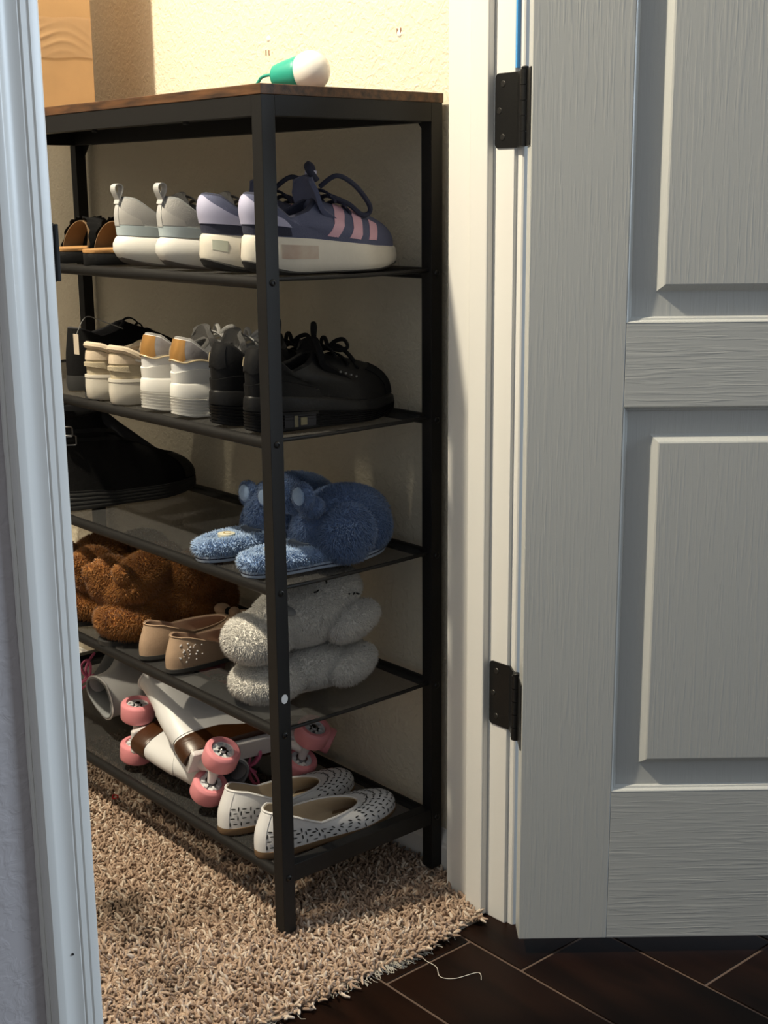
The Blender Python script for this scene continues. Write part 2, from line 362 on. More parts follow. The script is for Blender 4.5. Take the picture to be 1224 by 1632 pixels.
# hinges: parts of the door
M_hinge = mat('black_hinge', (0.010, 0.0098, 0.0095), .38, metal=.3, bump=.1, bscale=500)
M_scr = mat('screw_head', (0.05, 0.048, 0.045), .4, metal=.7)
PINL = Vector((-0.003, 0.043, 0)); A40 = math.radians(40.2)
def w2d(x, y):   # world xy to door local
    dx, dy = x-0.2227, y+0.2345
    return Vector((dx*math.cos(A40)-dy*math.sin(A40), dx*math.sin(A40)+dy*math.cos(A40), 0))
def hinge(zc, h, round_b=False):
    hg = bpy.data.objects.new('hinge', None); COL.objects.link(hg); hg.parent = door; hg.location = (0, 0, zc)
    # jamb leaf: outline in (world y, z), corners rounded
    y0, y1 = -0.1325, -0.172; r = .006; pts = []
    for (cy, cz, a0) in ((y0-r, h/2-r, 0), (y0-r, -h/2+r, -PI/2)):
        for k in range(7):
            a = a0+PI/2*(1-k/6) if a0 == 0 else a0*k/6
            pts.append((cy+r*math.cos(a), cz+r*math.sin(a)))
    pts = pts+[(y1, -h/2), (y1, h/2)]
    def fn(y, z, x): p = w2d(x, y); return (p.x, p.y, z)
    MB().prism(pts, JX+.001, JX-.0016, fn).build('jamb_leaf', M_hinge, hg, smooth=False)
    a = w2d(JX-.0008, -.171); b = PINL
    d = (b-a); nrm = Vector((-d.y, d.x, 0)).normalized()*.0011
    m = MB(); m.add([a+nrm+Vector((0, 0, -h/2)), b+nrm+Vector((0, 0, -h/2)), b-nrm+Vector((0, 0, -h/2)), a-nrm+Vector((0, 0, -h/2)), a+nrm+Vector((0, 0, h/2)), b+nrm+Vector((0, 0, h/2)), b-nrm+Vector((0, 0, h/2)), a-nrm+Vector((0, 0, h/2))],
        [(0,3,2,1),(4,5,6,7),(0,1,5,4),(1,2,6,5),(2,3,7,6),(3,0,4,7)]); m.build('leaf_bend', M_hinge, hg, smooth=False)
    MB().box((-0.0016, 0.004, -h/2), (0.0002, 0.040, h/2), .0005).build('door_leaf', M_hinge, hg)
    for k in range(5):
        za = -h/2+k*h/5
        MB().cyl((PINL.x, PINL.y, za+.0004), (PINL.x, PINL.y, za+h/5-.0004), .0062, n=20).build('knuckle', M_hinge, hg)
    MB().lathe((PINL.x, PINL.y, h/2), (0, 0, 1), [(0, .005), (.002, .0052), (.0035, .0035), (.004, .001)], 16).build('pin', M_hinge, hg)
    for (y, z) in ((-.146, h/2-.013), (-.140, 0), (-.146, -h/2+.013)):
        p = w2d(JX-.0016, y); q = w2d(JX-.0024, y)
        MB().cyl((p.x, p.y, z), (q.x, q.y, z), .0042, .0034, 14).build('screw', M_scr, hg)
hinge(1.102, .090); hinge(.3295, .092); hinge(1.86, .09)
# blue masking tape in the gap above the upper hinge
tag(MB().box((JX+.0002, -.1675, 1.152), (JX+.0054, -.1650, 1.95)).build('masking_tape', mat('blue_tape', srgb(80, 168, 236), .5), smooth=False), 'strip of bright blue masking tape on the door frame above the upper hinge', 'tape')

# ------------------------------------------------------------------ shoe rack
RL, RD, PWD, RH, BT = 1.0, 0.30, 0.0205, 1.133, 0.0125
SZ = [0.9015, 0.6970, 0.4990, 0.3000, 0.0885]
rack = thing('shoe_rack', 'tall black metal shoe rack with mesh shelves and a rustic brown top', 'shoe rack')
M_board = mat('rustic_board', srgb(104, 70, 42), .55, bump=.15, bscale=60, col2=srgb(52, 34, 22), stretch=(9, 1.3, 9), vscale=11)
MB().box((-.001, -.001, RH-BT), (RD+.001, RL+.001, RH), .001).build('top_board', M_board, rack)
zt = RH-BT
posts = {}
for nm, (x, y) in dict(a=(0, 0), b=(RD-PWD, 0), c=(0, RL-PWD), d=(RD-PWD, RL-PWD)).items():
    posts[nm] = MB().box((x, y, 0.0), (x+PWD, y+PWD, zt), .0006).build('post', M_black, rack)
RHT = .0245
for y in (0, RL-PWD): MB().box((PWD, y, zt-RHT), (RD-PWD, y+PWD, zt), .0004).build('end_rail', M_black, rack)
for x in (0, RD-PWD): MB().box((x, PWD, zt-RHT), (x+PWD, RL-PWD, zt), .0004).build('long_rail', M_black, rack)
for y in (0, RL-PWD): MB().box((PWD, y+.001, .0735), (RD-PWD, y+PWD-.001, .0995), .001).build('lower_end_rail', M_black, rack)
for (y, s) in ((PWD, 1), (RL-PWD, -1)):
    for x in (RD-.006,):
        m = MB(); m.prism([(0, 0), (.022*s, 0), (0, -.024)], x, x+.003, lambda a, b, c, y=y: (c, y+a, zt-RHT+b)); m.build('gusset', M_black, rack, smooth=False)
for y in (.18, .42, .66, .88): MB().cyl((.009, y, zt-RHT-.0035), (.009, y, zt-RHT), .004, n=10).build('rail_screw', M_black, rack)
for i, z in enumerate(SZ):
    rz = z-.0065
    sh = None
    G = []
    for a in np.linspace(0, 1, 13):
        row = []
        for b in np.linspace(0, 1, 25):
            x = .006+a*(RD-.012); y = .006+b*(RL-.012)
            row.append((x, y, z-.0015-.0018*math.sin(PI*a)*(.4+.6*math.sin(PI*b))))
        G.append(row)
    sh = MB().grid(G).build('mesh_shelf', M_mesh, rack)
    MB().cyl((.0095, PWD-.004, rz), (.0095, RL-PWD+.004, rz), .0078, n=20).build('front_tube', M_black, sh)
    MB().cyl((RD-.0095, PWD-.004, rz), (RD-.0095, RL-PWD+.004, rz), .0078, n=20).build('back_tube', M_black, sh)
    if i < 4:
        for y in (.008, RL-.008): MB().tube([(.02, y, z-.002), (.08, y, z-.003), (.15, y, z-.0035), (.22, y, z-.003), (RD-.02, y, z-.002)], .0028, 8).build('hem', M_black, sh)
    for p, x in (('a', .0103), ('b', RD-.0103)):
        m = MB(); m.lathe((x, .0006, rz+.001), (0, -1, 0), [(0, .0046), (.0012, .0046), (.0024, .0036), (.0028, .0022), (.0016, .0018)], 14); m.build('screw', M_hinge, posts[p])
# oval sticker on the near post
M_wh = mat('white_paper', (0.75, 0.75, 0.75), .6); M_ink = mat('grey_ink', (0.12, 0.12, 0.13), .6)
m = MB(); m.lathe((0, 0, 0), (0, -1, 0), [(0, 1), (.0005, 1)], 28); m.v = [(v[0]*.0052+.0108, v[1]*1.0, v[2]*.0066+.346) for v in m.v]
stk = m.build('sticker', M_wh, posts['a'], smooth=False)
def text_mesh(body, size):
    c = bpy.data.curves.new('t', 'FONT'); c.body = body; c.size = size; c.align_x = 'CENTER'; c.align_y = 'CENTER'; c.resolution_u = 2
    o = bpy.data.objects.new('t', c); COL.objects.link(o); bpy.context.view_layer.update()
    me = bpy.data.meshes.new_from_object(o.evaluated_get(bpy.context.evaluated_depsgraph_get())); bpy.data.objects.remove(o); return me

# ------------------------------------------------------------------ things on the rack top
M_card = mat('cardboard', srgb(188, 150, 106), .75, var=.12, vscale=14, bump=.15, bscale=40)
bx = thing('cardboard_box', 'tall tan cardboard box with wrinkled clear tape standing on the rack top', 'box', (0.0, 0.69, RH))
MB().box((0.004, 0, 0), (0.165, 0.27, 0.42), .0015).build('carton', M_card, bx)
M_tape = mat('clear_tape', srgb(196, 158, 116), .08, coat=.6, trans=.35, bump=.5, bscale=25)
G = []
for a in np.linspace(0, 1, 60):
    row = []
    for b in np.linspace(0, 1, 28):
        x = .004+a*.159; z = .088+b*.062+.002*math.sin(a*9)
        wr = .0011*math.sin(26*b+5*math.sin(a*7)+3*a)*(1-abs(a-.45)*1.2)*math.exp(-((b-.5+.25*(a-.5))/.33)**2)
        row.append((x, -.0012-max(0, wr), z))
    G.append(row)
MB().grid(G).build('packing_tape', M_tape, bx)
# scalloped black lace
m = MB(); P = []
for k in range(61):
    t = k/60; P.append((.003+.0*t, .60+.13*t, .0))
m = MB(); G = []
for k in range(81):
    t = k/80; y = .575+.16*t; h = (.007+.004*abs(math.sin(t*22))+.0018*abs(math.sin(t*61)))*min(1, t*5+.15)
    G.append([(.004+.001*math.sin(t*30), y, RH+.0002), (.004+.0015*math.sin(t*44), y, RH+h*.6), (.005+.002*math.sin(t*25), y, RH+h)])
G2 = [[(p[0]+.0012, p[1], p[2]) for p in row] for row in G]
m.grid(G); m.grid(G2)
tag(m.build('lace_trim', mat('black_lace', (.012, .011, .011), .9)), 'crumpled strip of black lace lying in front of the cardboard box', 'lace')
# teal socket bulb
lb = thing('light_bulb', 'white globe bulb with teal sleeve and cord lying on the rack top', 'light bulb', (0.15, 0.094, RH))
ax = Vector((-0.42, 0.9, -0.11)).normalized(); cg = Vector((0, 0, .0272))
M_globe = mat('white_glass', (0.86, 0.84, 0.80), .25, coat=.4); M_teal = mat('teal_silicone', srgb(40, 158, 138), .45)
prof = [(-.0262, .001)]+[(-.0262*math.cos(a), .0262*math.sin(a)) for a in np.linspace(.15, 2.35, 24)]+[(.024, .0170)]
MB().lathe(cg, ax, prof, 40).build('globe', M_globe, lb)
MB().lathe(cg, ax, [(.0145, .0150), (.0145, .0214), (.016, .0220), (.020, .0218), (.034, .0195), (.047, .0170), (.052, .0155), (.055, .0120), (.056, .004)], 36).build('sleeve', M_teal, lb)
e = cg+ax*.053
MB().tube(curve_pts([e, e+Vector((0, .012, .004)), e+Vector((-.004, .026, .0015)), e+Vector((-.006, .038, -.008)), Vector((-.03, .13, .0022)), Vector((-.02, .20, .0022)), Vector((.04, .24, .0022)), Vector((.08, .15, .0022)), Vector((.11, .06, .0022)), Vector((.118, -.02, .0022))], 10), .0022, 8).build('cord', M_teal, lb)

# ------------------------------------------------------------------ shoe kit
def ramp(x, xs, ys): return float(np.interp(x, xs, ys))
def sm(x): x = min(1, max(0, x)); return x*x*(3-2*x)
class Last:
    """A shoe: heel at x=0, toe at x=L, side s=.25 is -y, s=.5 the toe. Upper surface S(s,u), u=0 at the sole, u=1 at the collar."""
    HW = ([0, .06, .2, .42, .68, .88, 1], [.36, .37, .38, .38, .50, .45, .38])
    def __init__(s, L, W, zt, zb, c, toe_h, p2f, heel_k=.5, bulge=.003, inset=.002, hw=None, sq=.8, curve=0.0, side=1):
        s.L, s.W, s.zt, s.zb, s.c, s.toe_h, s.p2f, s.hk, s.bulge, s.inset, s.sq, s.curve, s.sd = L, W, zt, zb, c, toe_h, p2f, heel_k, bulge, inset, sq, curve, side
        s.hw = hw or s.HW; s.cache = None
    def ol(s, sv, inset=0.0):
        th = 2*PI*sv; c, sn = math.cos(th), math.sin(th)
        x = s.L*(.5-.5*math.copysign(abs(c)**.92, c)); f = x/s.L
        hw = ramp(f, *s.hw)*s.W
        y = -math.copysign(abs(sn)**s.sq, sn)*hw
        if inset:
            x = s.L/2+(x-s.L/2)*(1-inset/(s.L/2)); y *= (1-inset/max(.01, hw))
        y += s.sd*s.curve*math.sin(PI*f*.9)*1.0
        return x, y
    def collar(s, sv):
        th = 2*PI*sv; c = s.c; f = (1-math.cos(th))/2
        x = c['x0']+(c['x1']-c['x0'])*f; y = -math.sin(th)*c['w']/2*(1.0+.12*math.cos(th)*0)
        z = ramp(f, [0, .12, .45, .75, 1], [c['zh'], c['zh']-.1*(c['zh']-c['zs']), c['zs'], c['zs']+.35*(c['zf']-c['zs']), c['zf']])
        y += s.sd*s.curve*math.sin(PI*x/s.L*.9)
        return Vector((x, y, z))
    def S(s, sv, u, off=0.0):
        if off:
            e = 1e-3; p = s.S(sv, u); a = s.S(sv+e, u)-s.S(sv-e, u); b = s.S(sv, min(1, u+e))-s.S(sv, max(0, u-e))
            n = a.cross(b); n.normalize() if n.length > 0 else None
            return p+n*off
        th = 2*PI*sv; cs = math.cos(th); x, y = s.ol(sv, s.inset); P0 = Vector((x, y, s.zt(x)-.001)); P3 = s.collar(sv)
        wf = max(0, -cs)**1.3; wh = max(0, cs)**1.3; ws = 1-wf-wh
        h1 = wh*s.hk*(s.c['zh']-P0.z)+ws*.55*(P3.z-P0.z)+wf*s.toe_h*1.33
        o = Vector((-cs*.6, -math.sin(th), 0))*s.bulge
        P1 = P0+Vector((0, 0, h1))+o
        dz = P3.z-P0.z
        P2 = P3+wh*Vector((s.c.get('hx', -.004), 0, -dz*.4))+ws*Vector((.0, (P0.y-P3.y)*.25, -dz*.35))+wf*Vector((s.p2f[0], (P0.y-P3.y)*.3, s.p2f[1]))
        a = 1-u
        return P0*a**3+P1*3*a*a*u+P2*3*a*u*u+P3*u**3
    def upper(s, name, mt, par, ns=72, nu=18):
        G = [[s.S(i/ns, k/nu) for k in range(nu+1)] for i in range(ns)]
        return MB().grid(G, closed=True).build(name, mt, par, angle=60)
    def lining(s, name, mt, par, depth=None, ns=56, roll=.003, inz=.012):
        G = []
        for i in range(ns):
            sv = i/ns; P = s.collar(sv); th = 2*PI*sv
            inn = Vector((math.cos(th), math.sin(th), 0))
            x, y = s.ol(sv, .011); B = Vector((x, y, s.zt(x)+inz))
            Q = P+inn*roll+Vector((0, 0, roll*.55)); Q2 = P+inn*roll*2
            lowf = max(0, -math.cos(th))
            B2 = B if lowf < .05 else B.lerp(P, 0.0)
            row = [P+Vector((0, 0, -.0002)), P+inn*roll*.25+Vector((0, 0, roll*.45)), Q, P+inn*roll*1.7+Vector((0, 0, roll*.3)), Q2+Vector((0, 0, -roll*.4))]
            for t in (.25, .5, .75, 1.0):
                v = Q2.lerp(B, t); v.z = Q2.z+(B.z-Q2.z)*min(1, t*1.15) if lowf < .3 else Q2.z-.004+(B.z-Q2.z)*t
                row.append(v)
            row.append(Vector((s.L*.45+(B.x-s.L*.45)*.5, B.y*.4, B.z+.001))); row.append(Vector((s.L*.45, 0, s.zt(s.L*.45)+inz)))
            G.append(row)
        return MB().grid(G, closed=True).build(name, mt, par, angle=70)
    def solept(s, sv, t, ins=0.0):
        x, y = s.ol(sv, ins); return Vector((x, y, s.zb(x)+(s.zt(x)-s.zb(x))*t))
    def sole(s, name, mt, par, levels, ns=72):
        G = [[s.solept(i/ns, t, ins) for t, ins in levels] for i in range(ns)]
        m = MB(); m.grid(G, closed=True); K = len(levels); L_ = s.L
        for t, idx in ((levels[0], 0), (levels[-1], K-1)):
            # caps as strips between mirrored outline points
            vs = [G[i][idx] for i in range(ns)]; fs = []
            for i in range(ns//2):
                a, b, c, d = i, i+1, (ns-i-1) % ns, (ns-i) % ns
                fs.append(tuple(dict.fromkeys((a, b, c, d))))
            m.add(vs, [f for f in fs if len(f) > 2])
        return m.build(name, mt, par, angle=35)
    def patch(s, name, mt, par, s0, s1, u0, u1, off=.0012, ns=20, nu=10):
        """s0,s1: numbers; u0,u1: numbers or functions of the 0..1 run along s"""
        f0 = u0 if callable(u0) else (lambda t: u0); f1 = u1 if callable(u1) else (lambda t: u1)
        G = []
        for i in range(ns+3):
            t = min(1, max(0, (i-1)/ns)); sv = s0+(s1-s0)*t; row = []
            for k in range(nu+3):
                q = min(1, max(0, (k-1)/nu)); u = f0(t)+(f1(t)-f0(t))*q
                edge = i in (0, ns+2) or k in (0, nu+2)
                row.append(s.S(sv, u, -.0006 if edge else off))
            G.append(row)
        return MB().grid(G).build(name, mt, par, angle=50)
    def side(s, x, z, sgn=-1, off=0.0):
        """point of the upper on its -y (or +y) flank seen from the side at x, z"""
        if s.cache is None: s.cache = {}
        if sgn not in s.cache:
            r = np.linspace(.02, .48, 110) if sgn < 0 else np.linspace(.98, .52, 110)
            uu = np.linspace(0, 1, 50); s.cache[sgn] = (np.array([[s.S(a, b) for b in uu] for a in r]), r, uu)
        P, r, uu = s.cache[sgn]
        d = (P[:, :, 0]-x)**2+(P[:, :, 2]-z)**2
        idx = np.argsort(d.ravel())[:5]; w = 1/(d.ravel()[idx]+1e-9); w /= w.sum()
        ii, kk = np.unravel_index(idx, d.shape); sv = float((r[ii]*w).sum()); u = float((uu[kk]*w).sum())
        return s.S(sv, u, off)
    def sidepatch(s, name, mt, par, quad, sgn=-1, off=.0012, n=10, mm=6):
        a, b, c, d = [Vector((p[0], p[1], 0)) for p in quad]; G = []
        for i in range(n+3):
            t = min(1, max(0, (i-1)/n)); row = []
            for k in range(mm+3):
                q = min(1, max(0, (k-1)/mm)); p = a.lerp(b, t).lerp(d.lerp(c, t), q)
                edge = i in (0, n+2) or k in (0, mm+2)
                row.append(s.side(p.x, p.y, sgn, -.0006 if edge else off))
            G.append(row)
        return MB().grid(G).build(name, mt, par, angle=60)
    def solepatch(s, name, mt, par, s0, s1, t0, t1, off=.001, ns=16, skew=0.0):
        G = []
        for i in range(ns+3):
            t = min(1, max(0, (i-1)/ns)); sv = s0+(s1-s0)*t; row = []
            for k in range(6):
                q = min(1, max(0, (k-1)/3)); edge = i in (0, ns+2) or k in (0, 5)
                row.append(s.solept(sv, t0+(t1-t0)*q+skew*t, .0006 if edge else -off))
            G.append(row)
        return MB().grid(G).build(name, mt, par, angle=50)
def plate(P, thick, nu=12, nv=10):
    """thin solid from a surface P(u,v)"""
    A = [[Vector(P(i/nu, k/nv)) for k in range(nv+1)] for i in range(nu+1)]; B = []
    for i in range(nu+1):
        row = []
        for k in range(nv+1):
            a = A[min(nu, i+1)][k]-A[max(0, i-1)][k]; b = A[i][min(nv, k+1)]-A[i][max(0, k-1)]
            n = a.cross(b); n.normalize(); row.append(A[i][k]+n*thick)
        B.append(row)
    m = MB(); m.grid(A); m.grid(B)
    ring = [(i, 0) for i in range(nu)]+[(nu, k) for k in range(nv)]+[(i, nv) for i in range(nu, 0, -1)]+[(0, k) for k in range(nv, 0, -1)]
    for (i, k), (i2, k2) in zip(ring, ring[1:]+ring[:1]): m.add([A[i][k], A[i2][k2], B[i2][k2], B[i][k]], [(0, 1, 2, 3)])
    return m
def tongue(last, par, mt, x, z, h, w, lean=-.25, fwd=.05, thick=.005):
    def P(u, v):
        t = u; y = (v-.5)*w*(1-.25*max(0, t-.8)/.2*abs(v-.5)*2)
        if t < .45: q = t/.45; xx = x+fwd*(1-q); zz = z-.55*fwd*(1-q)
        else: q = (t-.45)/.55; xx = x+lean*h*q; zz = z+h*q
        return (xx-.5*abs(v-.5)**2*w*1.2, y, zz-abs(v-.5)**2*w*.5)
    return plate(P, thick, 16, 10).build('tongue', mt, par, angle=50)
def laces(last, par, mt, x0, x1, z0, z1, rows, w, r=.0022):
    for k in range(rows):
        t = k/(rows-1); x = x0+(x1-x0)*t; z = z0+(z1-z0)*t; pts = []
        sg = 1 if k % 2 else -1
        for i in range(11):
            q = i/10; pts.append((x+sg*.006*(q-.5), (q-.5)*w*(1.05-.25*t), z+.004-abs(q-.5)**2*.030))
        MB().tube(pts, r, 6, flat=.6).build('lace', mt, par)
def bow(par, mt, p, r=.0024, sc=1.0, flip=1):
    p = Vector(p)
    for sg in (-1, 1):
        pts = [p, p+Vector((.006, sg*.012, .012))*sc, p+Vector((.012, sg*.028, .016))*sc, p+Vector((.014, sg*.036, .004))*sc, p+Vector((.008, sg*.024, -.002))*sc, p]
        MB().tube(curve_pts(pts, 6), r, 6, flat=.7).build('lace_loop', mt, par)
        pts = [p, p+Vector((.012, sg*.012, .004))*sc, p+Vector((.026, sg*.022, -.010))*sc, p+Vector((.034, sg*.030, -.024))*sc]
        MB().tube(curve_pts(pts, 6), r, 6, flat=.7).build('lace_end', mt, par)

M_whsole = mat('white_rubber', (0.74, 0.73, 0.70), .5, bump=.05, bscale=300)
M_crsole = mat('cream_rubber', (0.70, 0.66, 0.58), .55, bump=.05, bscale=300, var=.06, vscale=40)
M_dkrub = mat('dark_rubber', (0.03, 0.03, 0.03), .7)
M_lining = mat('dark_lining', (0.035, 0.035, 0.04), .9)
M_greylin = mat('grey_lining', (0.22, 0.23, 0.24), .9)
M_navy = mat('slate_blue_knit', srgb(90, 95, 122), .85, bump=.45, bscale=900)
M_navyd = mat('navy_lining', srgb(48, 51, 70), .9, bump=.3, bscale=500)
M_pink = mat('pink_stripe', srgb(212, 168, 184), .6)
M_lav = mat('lavender_counter', srgb(184, 184, 212), .55)
M_greyk = mat('grey_knit', (0.36, 0.355, 0.35), .9, bump=.5, bscale=700)
M_band = mat('pale_blue_band', srgb(186, 200, 206), .5)
M_gold = mat('gold_leather', srgb(190, 142, 82), .32, metal=.55, bump=.1, bscale=200)
M_silver = mat('silver_leather', srgb(176, 170, 168), .35, metal=.5, bump=.25, bscale=160, var=.3, vscale=60)
M_whlea = mat('white_leather', (0.72, 0.72, 0.73), .45, bump=.08, bscale=250)
M_grmesh = mat('grey_mesh', (0.22, 0.215, 0.21), .9, bump=.6, bscale=600)
M_lacew = mat('white_lace', (0.75, 0.74, 0.72), .8)
M_blk = mat('black_leather', (0.008, 0.008, 0.0085), .45, bump=.15, bscale=300, spec=.22)
M_blkf = mat('black_fabric', (0.008, 0.008, 0.0085), .85, bump=.4, bscale=700, spec=.15)
M_beige = mat('beige_canvas', srgb(188, 176, 152), .9, bump=.35, bscale=900)
M_beigel = mat('beige_collar', srgb(206, 190, 168), .85, bump=.2, bscale=500)
M_clear = mat('window_plastic', (0.17, 0.155, 0.10), .2, metal=.5)
M_chev = mat('champagne_chevron', srgb(214, 196, 160), .35, metal=.3)

def put(name, label, cat, x, y, z, rz=0.0, group=None, rot=None): return thing(name, label, cat, (x, y, z), rot or (0, 0, math.radians(rz)), group)
S1, S2, S3, S4, S5 = [z+.0005 for z in SZ]

# ---- slate-blue running shoes with pink stripes
def blue_sneaker(label, x, y, rz, side):
    t = put('sneaker', label, 'shoe', x, y, S1, rz, 'slate-blue running shoes')
    L = .254
    zb = lambda x: .0125*max(0, (.055-x)/.055)**1.6+.010*max(0, (x-.19)/.064)**1.8
    zt = lambda x: ramp(x, [0, .03, .10, .19, .235, .254], [.052, .049, .044, .0335, .0305, .031])
    la = Last(L, .094, zt, zb, dict(x0=.004, x1=.118, w=.058, zh=.102, zs=.071, zf=.096, hx=-.012), .036, (.03, -.014), .5, .004, .004, curve=.004, side=side)
    la.sole('midsole', M_crsole, t, [(.08, .006), (.0, .004), (.10, .001), (.3, -.001), (.6, .0), (.9, .001), (1.0, .004), (1.0, .010)])
    # dark outsole under the bevelled heel
    zb2 = lambda x: zb(x)-.001; l2 = Last(L, .094, lambda x: zb(x)+.010*max(.25, 1-x/.10), zb2, la.c, .03, (.03, -.01), curve=.004, side=side)
    l2.sole('outsole', M_dkrub, t, [(0, .010), (0, .004), (.6, -.0002), (1, .0008), (1, .012)])
    for a, b in ((.055, .105), (.945, .895)): la.solepatch('heel_window', mat('milky_window', srgb(196, 200, 184), .25, coat=.5), t, a, b, .50, .82, .0008)
    for a, b in ((.135, .215), (.865, .785)): la.solepatch('side_window', mat('blush_window', srgb(186, 160, 142), .3, coat=.5, col2=srgb(206, 196, 180), vscale=30), t, a, b, .42, .80, .0008)
    la.upper('upper', M_navy, t); la.lining('lining', M_navyd, t, roll=.0045)
    # heel counter: lavender plate that sweeps forward along both flanks
    la.patch('heel_counter', M_lav, t, -.165, .165, lambda q: .22+.10*abs(q-.5)*0, lambda q: .50+.48*(1-abs(2*q-1)**1.6), .0016, 40, 8)
    la.patch('heel_strip', M_navyd, t, -.16, .16, .03, .20, .0008, 30, 4)
    for k, quad in enumerate((((.112, .0475), (.128, .0455), (.158, .086), (.145, .093)), ((.146, .0440), (.163, .0420), (.180, .0745), (.168, .0815)), ((.178, .0410), (.194, .0395), (.203, .0610), (.190, .0665)))):
        for sg in (-1, 1): la.sidepatch('stripe', M_pink, t, quad, sg, .0011)
    tongue(la, t, M_navy, .118, .088, .038, .055, -.35, .06, .006)
    # padded tongue pull with a pale patch, laces, loop
    MB().tube(curve_pts([(.110, -.012, .118), (.096, -.014, .132), (.104, 0, .139), (.118, .006, .132), (.116, .010, .112)], 6), .005, 8, flat=.5).build('tongue_loop', M_navyd, t)
    MB().box((.108, -.010, .117), (.113, .010, .131), .001).build('tongue_patch', M_lav, t)
    laces(la, t, M_navyd, .122, .178, .102, .072, 5, .046, .003)
    MB().tube(curve_pts([(.120, -.006, .110), (.136, -.022, .124), (.160, -.030, .112), (.186, -.028, .088), (.190, -.024, .076), (.178, -.022, .074), (.160, -.016, .088), (.132, -.006, .100)], 8), .0034, 8).build('lace_loop', M_navyd, t)
    return t
blue_sneaker('slate-blue running shoe with pink stripes, nearest the door frame on the upper shelf', .012, .062, 0.5, 1)
blue_sneaker('slate-blue running shoe with lavender heel, between its striped mate and the grey knit shoes', .012, .158, 1, -1)

# ---- grey knit sneakers with thick white soles
def grey_sneaker(label, x, y, rz, side):
    t = put('sneaker', label, 'shoe', x, y, S1, rz, 'grey knit sneakers')
    L = .25
    zb = lambda x: .013*max(0, (.06-x)/.06)**1.7+.010*max(0, (x-.19)/.06)**1.8
    zt = lambda x: ramp(x, [0, .03, .10, .19, .25], [.046, .0435, .039, .032, .030])
    la = Last(L, .088, zt, zb, dict(x0=.010, x1=.118, w=.054, zh=.098, zs=.070, zf=.092, hx=-.012), .036, (.03, -.014), .5, .004, .005, curve=.004, side=side)
    la.sole('midsole', M_whsole, t, [(.05, .012), (.0, .007), (.12, .0015), (.35, -.0035), (.65, -.003), (.9, .001), (1.0, .005), (1.0, .012)])
    l2 = Last(L, .088, lambda x: zb(x)+.0075*max(.2, 1-x/.09), lambda x: zb(x)-.001, la.c, .03, (.03, -.01), curve=.004, side=side)
    l2.sole('outsole', mat('taupe_rubber', (0.16, 0.145, 0.135), .7), t, [(0, .014), (0, .008), (.5, .0028), (1, .0026), (1, .014)])
    la.upper('upper', M_greyk, t); la.lining('lining', M_greylin, t, roll=.004)
    la.patch('heel_band', M_band, t, -.19, .19, .02, .23, .0016, 40, 6)
    la.patch('heel_counter', mat('grey_counter', (0.42, 0.41, 0.40), .7, bump=.1, bscale=400), t, -.12, .12, .25, lambda q: .40+.44*(1-abs(2*q-1)**1.3), .0012, 30, 8)
    la.patch('heel_tape', mat('pale_grey_tape', (0.50, 0.50, 0.50), .6), t, -.022, .022, .22, .97, .0022, 8, 14)
    m = plate(lambda u, v: (.012+.016*math.sin(2*PI*u*.5+.0)*0 + (-.010*math.sin(PI*u)) + (.006 if u > .5 else 0)*(u-.5)*2, (v-.5)*.013, .088+.030*math.sin(PI*u*.92)), .0013, 18, 3)
    pts = []
    G = lambda u, v: (.008-.013*math.sin(2*PI*u)*.55-.006*u, (v-.5)*.013, .090+.0265*math.sin(PI*u)**.8)
    plate(G, .0014, 22, 3).build('pull_loop', mat('pale_grey_tape', (0.5, .5, .5), .6), t)
    tongue(la, t, M_greyk, .120, .084, .022, .052, -.2, .06, .005); laces(la, t, mat('grey_lace', (.3, .3, .3), .85), .122, .176, .095, .068, 5, .046, .0026)
grey_sneaker('grey knit sneaker with chunky white sole, beside the slate-blue running shoes', .008, .257, 1, 1)
grey_sneaker('grey knit sneaker with heel loop, beside the tan footbed sandals', .008, .373, 1, -1)

# ---- platform sandals with tan footbeds
M_cork = mat('tan_footbed', srgb(176, 132, 82), .6, bump=.15, bscale=300); M_tanlin = mat('tan_lining', srgb(116, 92, 66), .7)
def sandal(label, x, y, rz):
    t = put('sandal', label, 'shoe', x, y, S1, rz, 'platform sandals with tan footbeds')
    la = Last(.24, .088, lambda x: .018, lambda x: 0, dict(x0=.01, x1=.1, w=.05, zh=.03, zs=.03, zf=.03), .02, (.01, 0))
    la.sole('platform', M_blk, t, [(0, .003), (0, .001), (.1, 0), (.9, 0), (1, .001), (1, .01)])
    l2 = Last(.24, .088, lambda x: .0245, lambda x: .018, la.c, .02, (.01, 0))
    l2.sole('footbed', M_cork, t, [(0, .0005), (.2, -.0005), (.8, -.0005), (1, .001), (1, .01)])
    for (xa, h, wd) in ((.055, .046, .034), (.155, .040, .05)):
        def A(u, v, o=0.0, xa=xa, h=h, wd=wd):
            a = PI*u; return (xa+(v-.5)*wd+.012*math.sin(a), -math.cos(a)*(.041+o), .020+math.sin(a)**.8*(h+o))
        plate(lambda u, v: A(u, v, -.0016), .0012, 26, 4).build('strap_lining', M_tanlin, t)
        m = MB(); G = []
        for i in range(53):
            u = i/52; row = []
            for k in range(7):
                v = k/6; p = Vector(A(u, v, .0018)); e = abs(v-.5)*2
                p.z += .004*abs(math.sin(u*30))*e*math.sin(PI*u); p.x += .002*math.sin(u*43)*e; row.append(p)
            G.append(row)
        m.grid(G); m.build('strap', M_blkf, t)
sandal('black platform sandal with tan footbed, beside the grey knit sneakers', .004, .462, 0)
sandal('black platform sandal with tan footbed, farthest along the upper shelf', .004, .562, 0)

